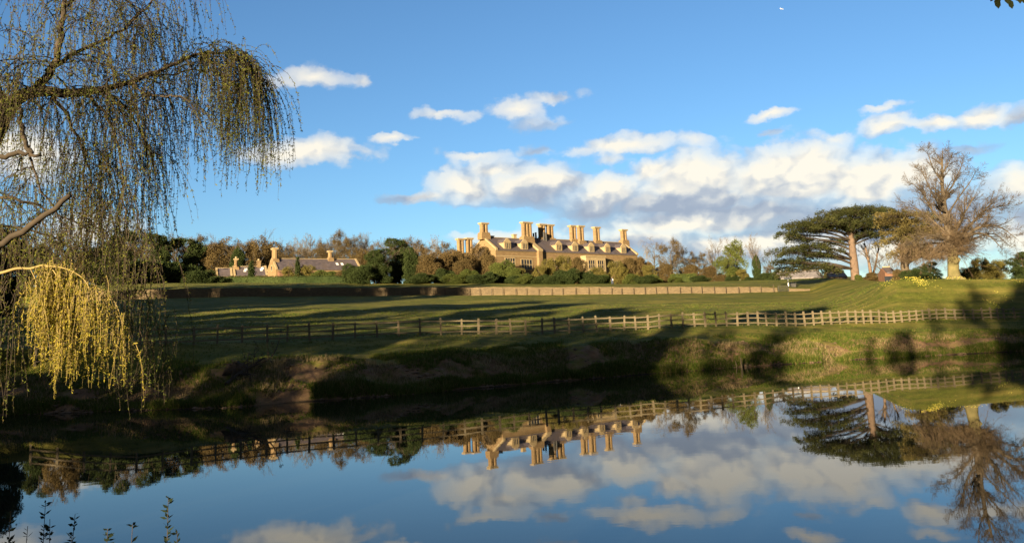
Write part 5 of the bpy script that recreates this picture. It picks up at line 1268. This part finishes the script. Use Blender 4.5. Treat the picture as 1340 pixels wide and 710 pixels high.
m = MB(); body_tubes(m, [([(0, 0, 1.40), (0, 0, 1.50), (.01, 0, 1.55)], [.05, .055, .06]), ([(.02, 0, 1.52), (.02, 0, 1.60), (.02, 0, 1.68), (.01, 0, 1.75)], [.055, .085, .09, .03]),
    ([(.10, -.26, .95), (.14, -.27, .88), (.17, -.27, .80)], [.04, .045, .02]), ([(-.06, .26, .95), (-.05, .27, .87), (-.03, .27, .79)], [.04, .045, .02]), ([(.10, 0, 1.60), (.125, 0, 1.585)], [.018, .01])])
m.build('body', MAT['skin'], per, True)
m = MB(); body_tubes(m, [([(0, 0, .85), (0, 0, 1.05), (0, 0, 1.30), (0, 0, 1.44)], [.17, .16, .19, .09]), ([(0, -.18, 1.38), (.02, -.24, 1.15), (.1, -.26, .94)], [.07, .06, .05]), ([(0, .18, 1.38), (-.05, .24, 1.15), (-.06, .26, .94)], [.07, .06, .05])])
m.build('jacket', MAT['cloth_dark'], per, True)
m = MB(); body_tubes(m, [([(0, -.09, .92), (.16, -.09, .50), (.10, -.09, .08)], [.11, .075, .05]), ([(0, .09, .92), (-.04, .09, .50), (-.22, .09, .10)], [.11, .075, .05])]); m.build('trousers', MAT['cloth_blue'], per, True)
m = MB(); body_tubes(m, [([(.04, -.09, .05), (.16, -.09, .03), (.28, -.09, .02)], [.05, .05, .03]), ([(-.26, .09, .06), (-.16, .09, .03), (-.06, .09, .02)], [.05, .05, .03])]); m.build('shoes', MAT['cloth_dark'], per, True)
m = MB(); body_tubes(m, [([(.02, -.12, .9), (.03, -.13, 1.1), (.02, -.1, 1.35)], [.13, .125, .09])]); m.build('white_top', MAT['cloth_white'], per, True)
m = MB(); body_tubes(m, [([(-.02, 0, 1.58), (-.01, 0, 1.68), (.0, 0, 1.775)], [.08, .1, .04])]); m.build('hair', MAT['bark_dark'], per, True)
# stakes in the shallows
def stake(px, py0, py1, dx, r, label, name='wooden_stake'):
    Ys_ = HY(px, py0 + .5); b0 = at(px, py0, Ys_); t0 = at(px + dx, py1, Ys_)
    m = MB(); m.tube([(0, 0, -.4), (0, 0, 0), (t0 - b0) * .55 + [.02, 0, 0], t0 - b0], [r, r, r * .9, r * .6], 6); o = m.build(name, MAT['wood'])
    o.location = tuple(b0); props(o, label, 'stake')
stake(970.5, 480, 467.5, -1.5, .07, 'tallest pale broken stake standing in the shallows under the right bank'); stake(964, 480, 472, -1.8, .035, 'thin short stake left of the tall pale stake'); stake(977, 479.5, 473.5, .6, .035, 'thin short stake right of the tall pale stake')
# fallen branch on the left bank
def onbank(px, py, Y0, Y1):
    for Y in np.arange(Y0, Y1, .1):
        P = at(px, py, Y)
        if g1(P[0], Y) >= P[2] - .02: return np.array([P[0], Y, g1(P[0], Y)])
    return np.array([P[0], Y, g1(P[0], Y)])
b0 = onbank(296, 505, 42, 60); rt = empty('fallen_branch', b0, 0, 'dark fallen branch lying down the left bank beside a mound of roots', 'branch')
t = Tree(31); P = dict(BARE); P.update(levels=4, kids=[0, 4, 4, 0], rmin=.015, trop=[0, 0, 0, 0])
pts = [np.array(onbank(q[0], q[1], 42, 62)) - b0 + [0, 0, q[2]] for q in ((296, 505, .1), (312, 494, .2), (328, 486, .3), (346, 480, .5))]
t.limb(pts, .13, .05, 7, 1.6, .8, P, 1, .1); t.limb([pts[2] * .9, pts[2] + np.array([1.2, .2, .5]), pts[3] + np.array([.8, .5, 1.1])], .06, .02, 5, 1, .8, P, 1, .1)
t.limb([pts[1], pts[1] + np.array([.9, -.8, .0]), pts[1] + np.array([1.6, -1.6, -.1])], .06, .02, 5, .9, .8, P, 1, .1)
a, b_ = t.wood(2); a.build('trunk', MAT['bark_dark'], rt); b_.build('twigs', MAT['bark_dark'], rt)
c0 = onbank(308, 484, 42, 60); rt = empty('root_mound', c0, 0, 'rounded brown mound of roots and earth at the top of the left bank', 'stump')
m = MB(); rng = np.random.default_rng(3); th = np.linspace(0, math.pi / 2, 7); m.tube([(0, 0, .62 * math.sin(q) - .2) for q in th], [.7 * math.cos(q) + .04 for q in th], 14)
for i in range(len(m.V)): m.V[i] += rng.normal(size=m.V[i].shape) * .09
m.build('root_ball', MAT['bark_dark'], rt, True); m = MB()
for _ in range(26):
    a = rng.random() * 6.28; d = np.array([math.cos(a), math.sin(a) * .8, rng.uniform(-.1, .8)]); m.tube(spline(np.array([d * .4, d * .75 + rng.normal(size=3) * .12, d * 1.0 + [0, 0, -.3]]), 3), np.linspace(.05, .012, 7), 4)
m.build('roots', MAT['bark_dark'], rt)
# daffodils
def daffs(cx, cy, Yd, wpx, n, label, seed, dy=1.2):
    rng = np.random.default_rng(seed); X0 = at(cx, cy, Yd)[0]; w = wpx * Yd / FPX
    n = n // 2; X = X0 + rng.normal(0, w * .3, n); Y = Yd + rng.normal(0, dy, n); Z = ground(X, Y) + rng.uniform(.22, .38, n)
    m = MB(); a = rng.random(n) * 6.28
    for k in range(3):
        d = np.stack([np.cos(a + k * 1.05) * .05, np.sin(a + k * 1.05) * .05, np.full(n, .02)], -1); m.leaves(np.stack([X, Y, Z], -1) - d, d * 2, .085, .05, rng)
    o = m.build('daffodils', MAT['daffodil']); props(o, label, 'flowers', kind='stuff')
    g = MB(); g.segs(np.stack([X, Y, Z - .4], -1), np.stack([X, Y, Z], -1), np.full(n, .008), np.full(n, .006), 3); s_ = g.build('stems', MAT['tuft'], o)
for a in [(1203, 383, 96, 24, 420, 'largest patch of yellow daffodils on the slope below the great lime', 1), (1165, 383, 97, 14, 60, 'small patch of yellow daffodils left of the largest patch', 2), (1300, 401, 88, 9, 70, 'little patch of pale daffodils above the right end of the fence', 3),
          (1250, 377, 98, 26, 90, 'sparse scattering of daffodils below the pale lime trunk', 4), (1335, 378, 95, 8, 50, 'patch of pale daffodils at the right edge of the slope', 5), (1316, 392, 90, 6, 25, 'few pale daffodils in the shade near the right edge', 6)]: daffs(*a)
# aircraft high in the sky
Pa = at(1023, 12, 2600); ac = empty('aircraft', Pa, R(200), 'tiny white aircraft high in the blue sky at the top right', 'aircraft'); ac.rotation_euler = (R(6), R(-8), R(195)); ac.scale = (.6, .6, .6)
m = MB(); m.tube([(-11, 0, 0), (-9, 0, 0), (7, 0, 0), (11, 0, .6)], [.3, 1.5, 1.5, .3], 10); m.build('fuselage', MAT['plane'], ac, True)
for sg in (-1, 1):
    m = MB(); m.prism([(-3, sg * 1.2), (1.5, sg * 1.2), (4.5, sg * 11), (3.2, sg * 11)], 'z', -.25, .1); m.build('wing', MAT['plane'], ac)
m = MB(); m.prism([(7.5, 1), (10.5, 1), (12, 5), (10.8, 5)], 'y', -.15, .15); m.build('tail_fin', MAT['plane'], ac)
# grass tufts: along the waterline, over the bank and thinner over the field
def tufts(n, smin, smax, ymax, hmin, hmax, seed, label, mat, tr=(-.72, .76), blades=6, name='grass_tufts', thr=.0, power=1.0):
    rng = np.random.default_rng(seed); tt = rng.uniform(*tr, n); ry, rz_ = rowsat(tt)
    s_ = smin + (smax - smin) * rng.random(n) ** power; Y = ry[:, 2] + s_; X = tt * Y
    k = (vnoise(X / 2.2, Y / 1.6, seed) + .5 > thr) & (Y < ymax); X, Y = X[k], Y[k]; Z = ground(X, Y); n = len(X)
    hh = rng.uniform(hmin, hmax, n) * (.6 + .8 * (vnoise(X / 4, Y / 3, seed + 1) + .5))
    Xb = np.repeat(X, blades) + rng.normal(0, .09, n * blades); Yb = np.repeat(Y, blades) + rng.normal(0, .09, n * blades); Zb = np.repeat(Z, blades) - .04; H = np.repeat(hh, blades) * rng.uniform(.5, 1.1, n * blades)
    dx, dy = rng.normal(0, .35, n * blades) * H, rng.normal(0, .35, n * blades) * H; w = rng.uniform(.012, .03, n * blades); a = rng.random(n * blades) * 3.14
    A = np.stack([Xb - np.cos(a) * w, Yb - np.sin(a) * w, Zb], -1); B_ = np.stack([Xb + np.cos(a) * w, Yb + np.sin(a) * w, Zb], -1); C = np.stack([Xb + dx, Yb + dy, Zb + H], -1)
    m = MB(); m.add(np.stack([A, B_, C], 1), tris=np.arange(len(A) * 3).reshape(-1, 3)); o = m.build(name, MAT[mat]); props(o, label, 'grass', kind='stuff')
MAT['reed'] = leafmat('dry_stem', (.20, .15, .08), (.36, .27, .15), .5, .3, (.10, .10, .035))
tufts(14000, .1, 1.2, 90, .15, .45, 1, 'rough green grass along the waterline of the far bank', 'tuft', thr=.42)
tufts(30000, .8, 8.0, 95, .12, .32, 2, 'rough grass tufts over the face and lip of the far bank', 'tuft', thr=.40, blades=7)
tufts(9000, .2, 4.5, 90, .15, .5, 4, 'dry straw-coloured stems on the far bank', 'reed', thr=.5)
tufts(60000, 7.0, 60, 122, .07, .20, 3, 'short pasture grass across the field', 'tuft', thr=.30, blades=5, power=.8)

tufts(9000, .0, .7, 90, .2, .6, 7, 'longer sedge blades fringing the water under the far bank', 'tuft', thr=.5, blades=7)
# clods and stones at the foot of the bank
rng = np.random.default_rng(77); n = 2600; tt = rng.uniform(-.72, .76, n); ry, _z = rowsat(tt); s_ = rng.random(n) ** 1.6 * 4.5 - .15; Y = ry[:, 2] + s_; X = tt * Y
k = vnoise(X / 1.8, Y / 1.4, 61) > -.02; X, Y = X[k], Y[k]; Z = ground(X, Y); r = rng.uniform(.04, .17, len(X)); m = MB()
ico = np.array([(0, 0, 1), (.9, 0, .3), (.28, .85, .3), (-.72, .53, .3), (-.72, -.53, .3), (.28, -.85, .3), (.6, .5, -.5), (-.6, .1, -.6), (.1, -.6, -.6)])
tri = np.array([(0, 1, 2), (0, 2, 3), (0, 3, 4), (0, 4, 5), (0, 5, 1), (1, 6, 2), (2, 7, 3), (3, 7, 4), (4, 8, 5), (5, 8, 1), (2, 6, 7), (4, 7, 8), (1, 8, 6)])
Vv = ico[None] * r[:, None, None] * rng.uniform(.6, 1.3, (len(X), 9, 3)) * [1.3, 1.1, .7] + np.stack([X, Y, Z], -1)[:, None]
m.add(Vv, tris=(np.arange(len(X))[:, None, None] * 9 + tri[None]).reshape(-1, 3)); o = m.build('clods', noisy('earth_clods', (.05, .034, .022), (.17, .115, .07), 1.5, .95, island=.5)); props(o, 'clods of earth and small stones on the face of the far bank', 'stones', kind='stuff')
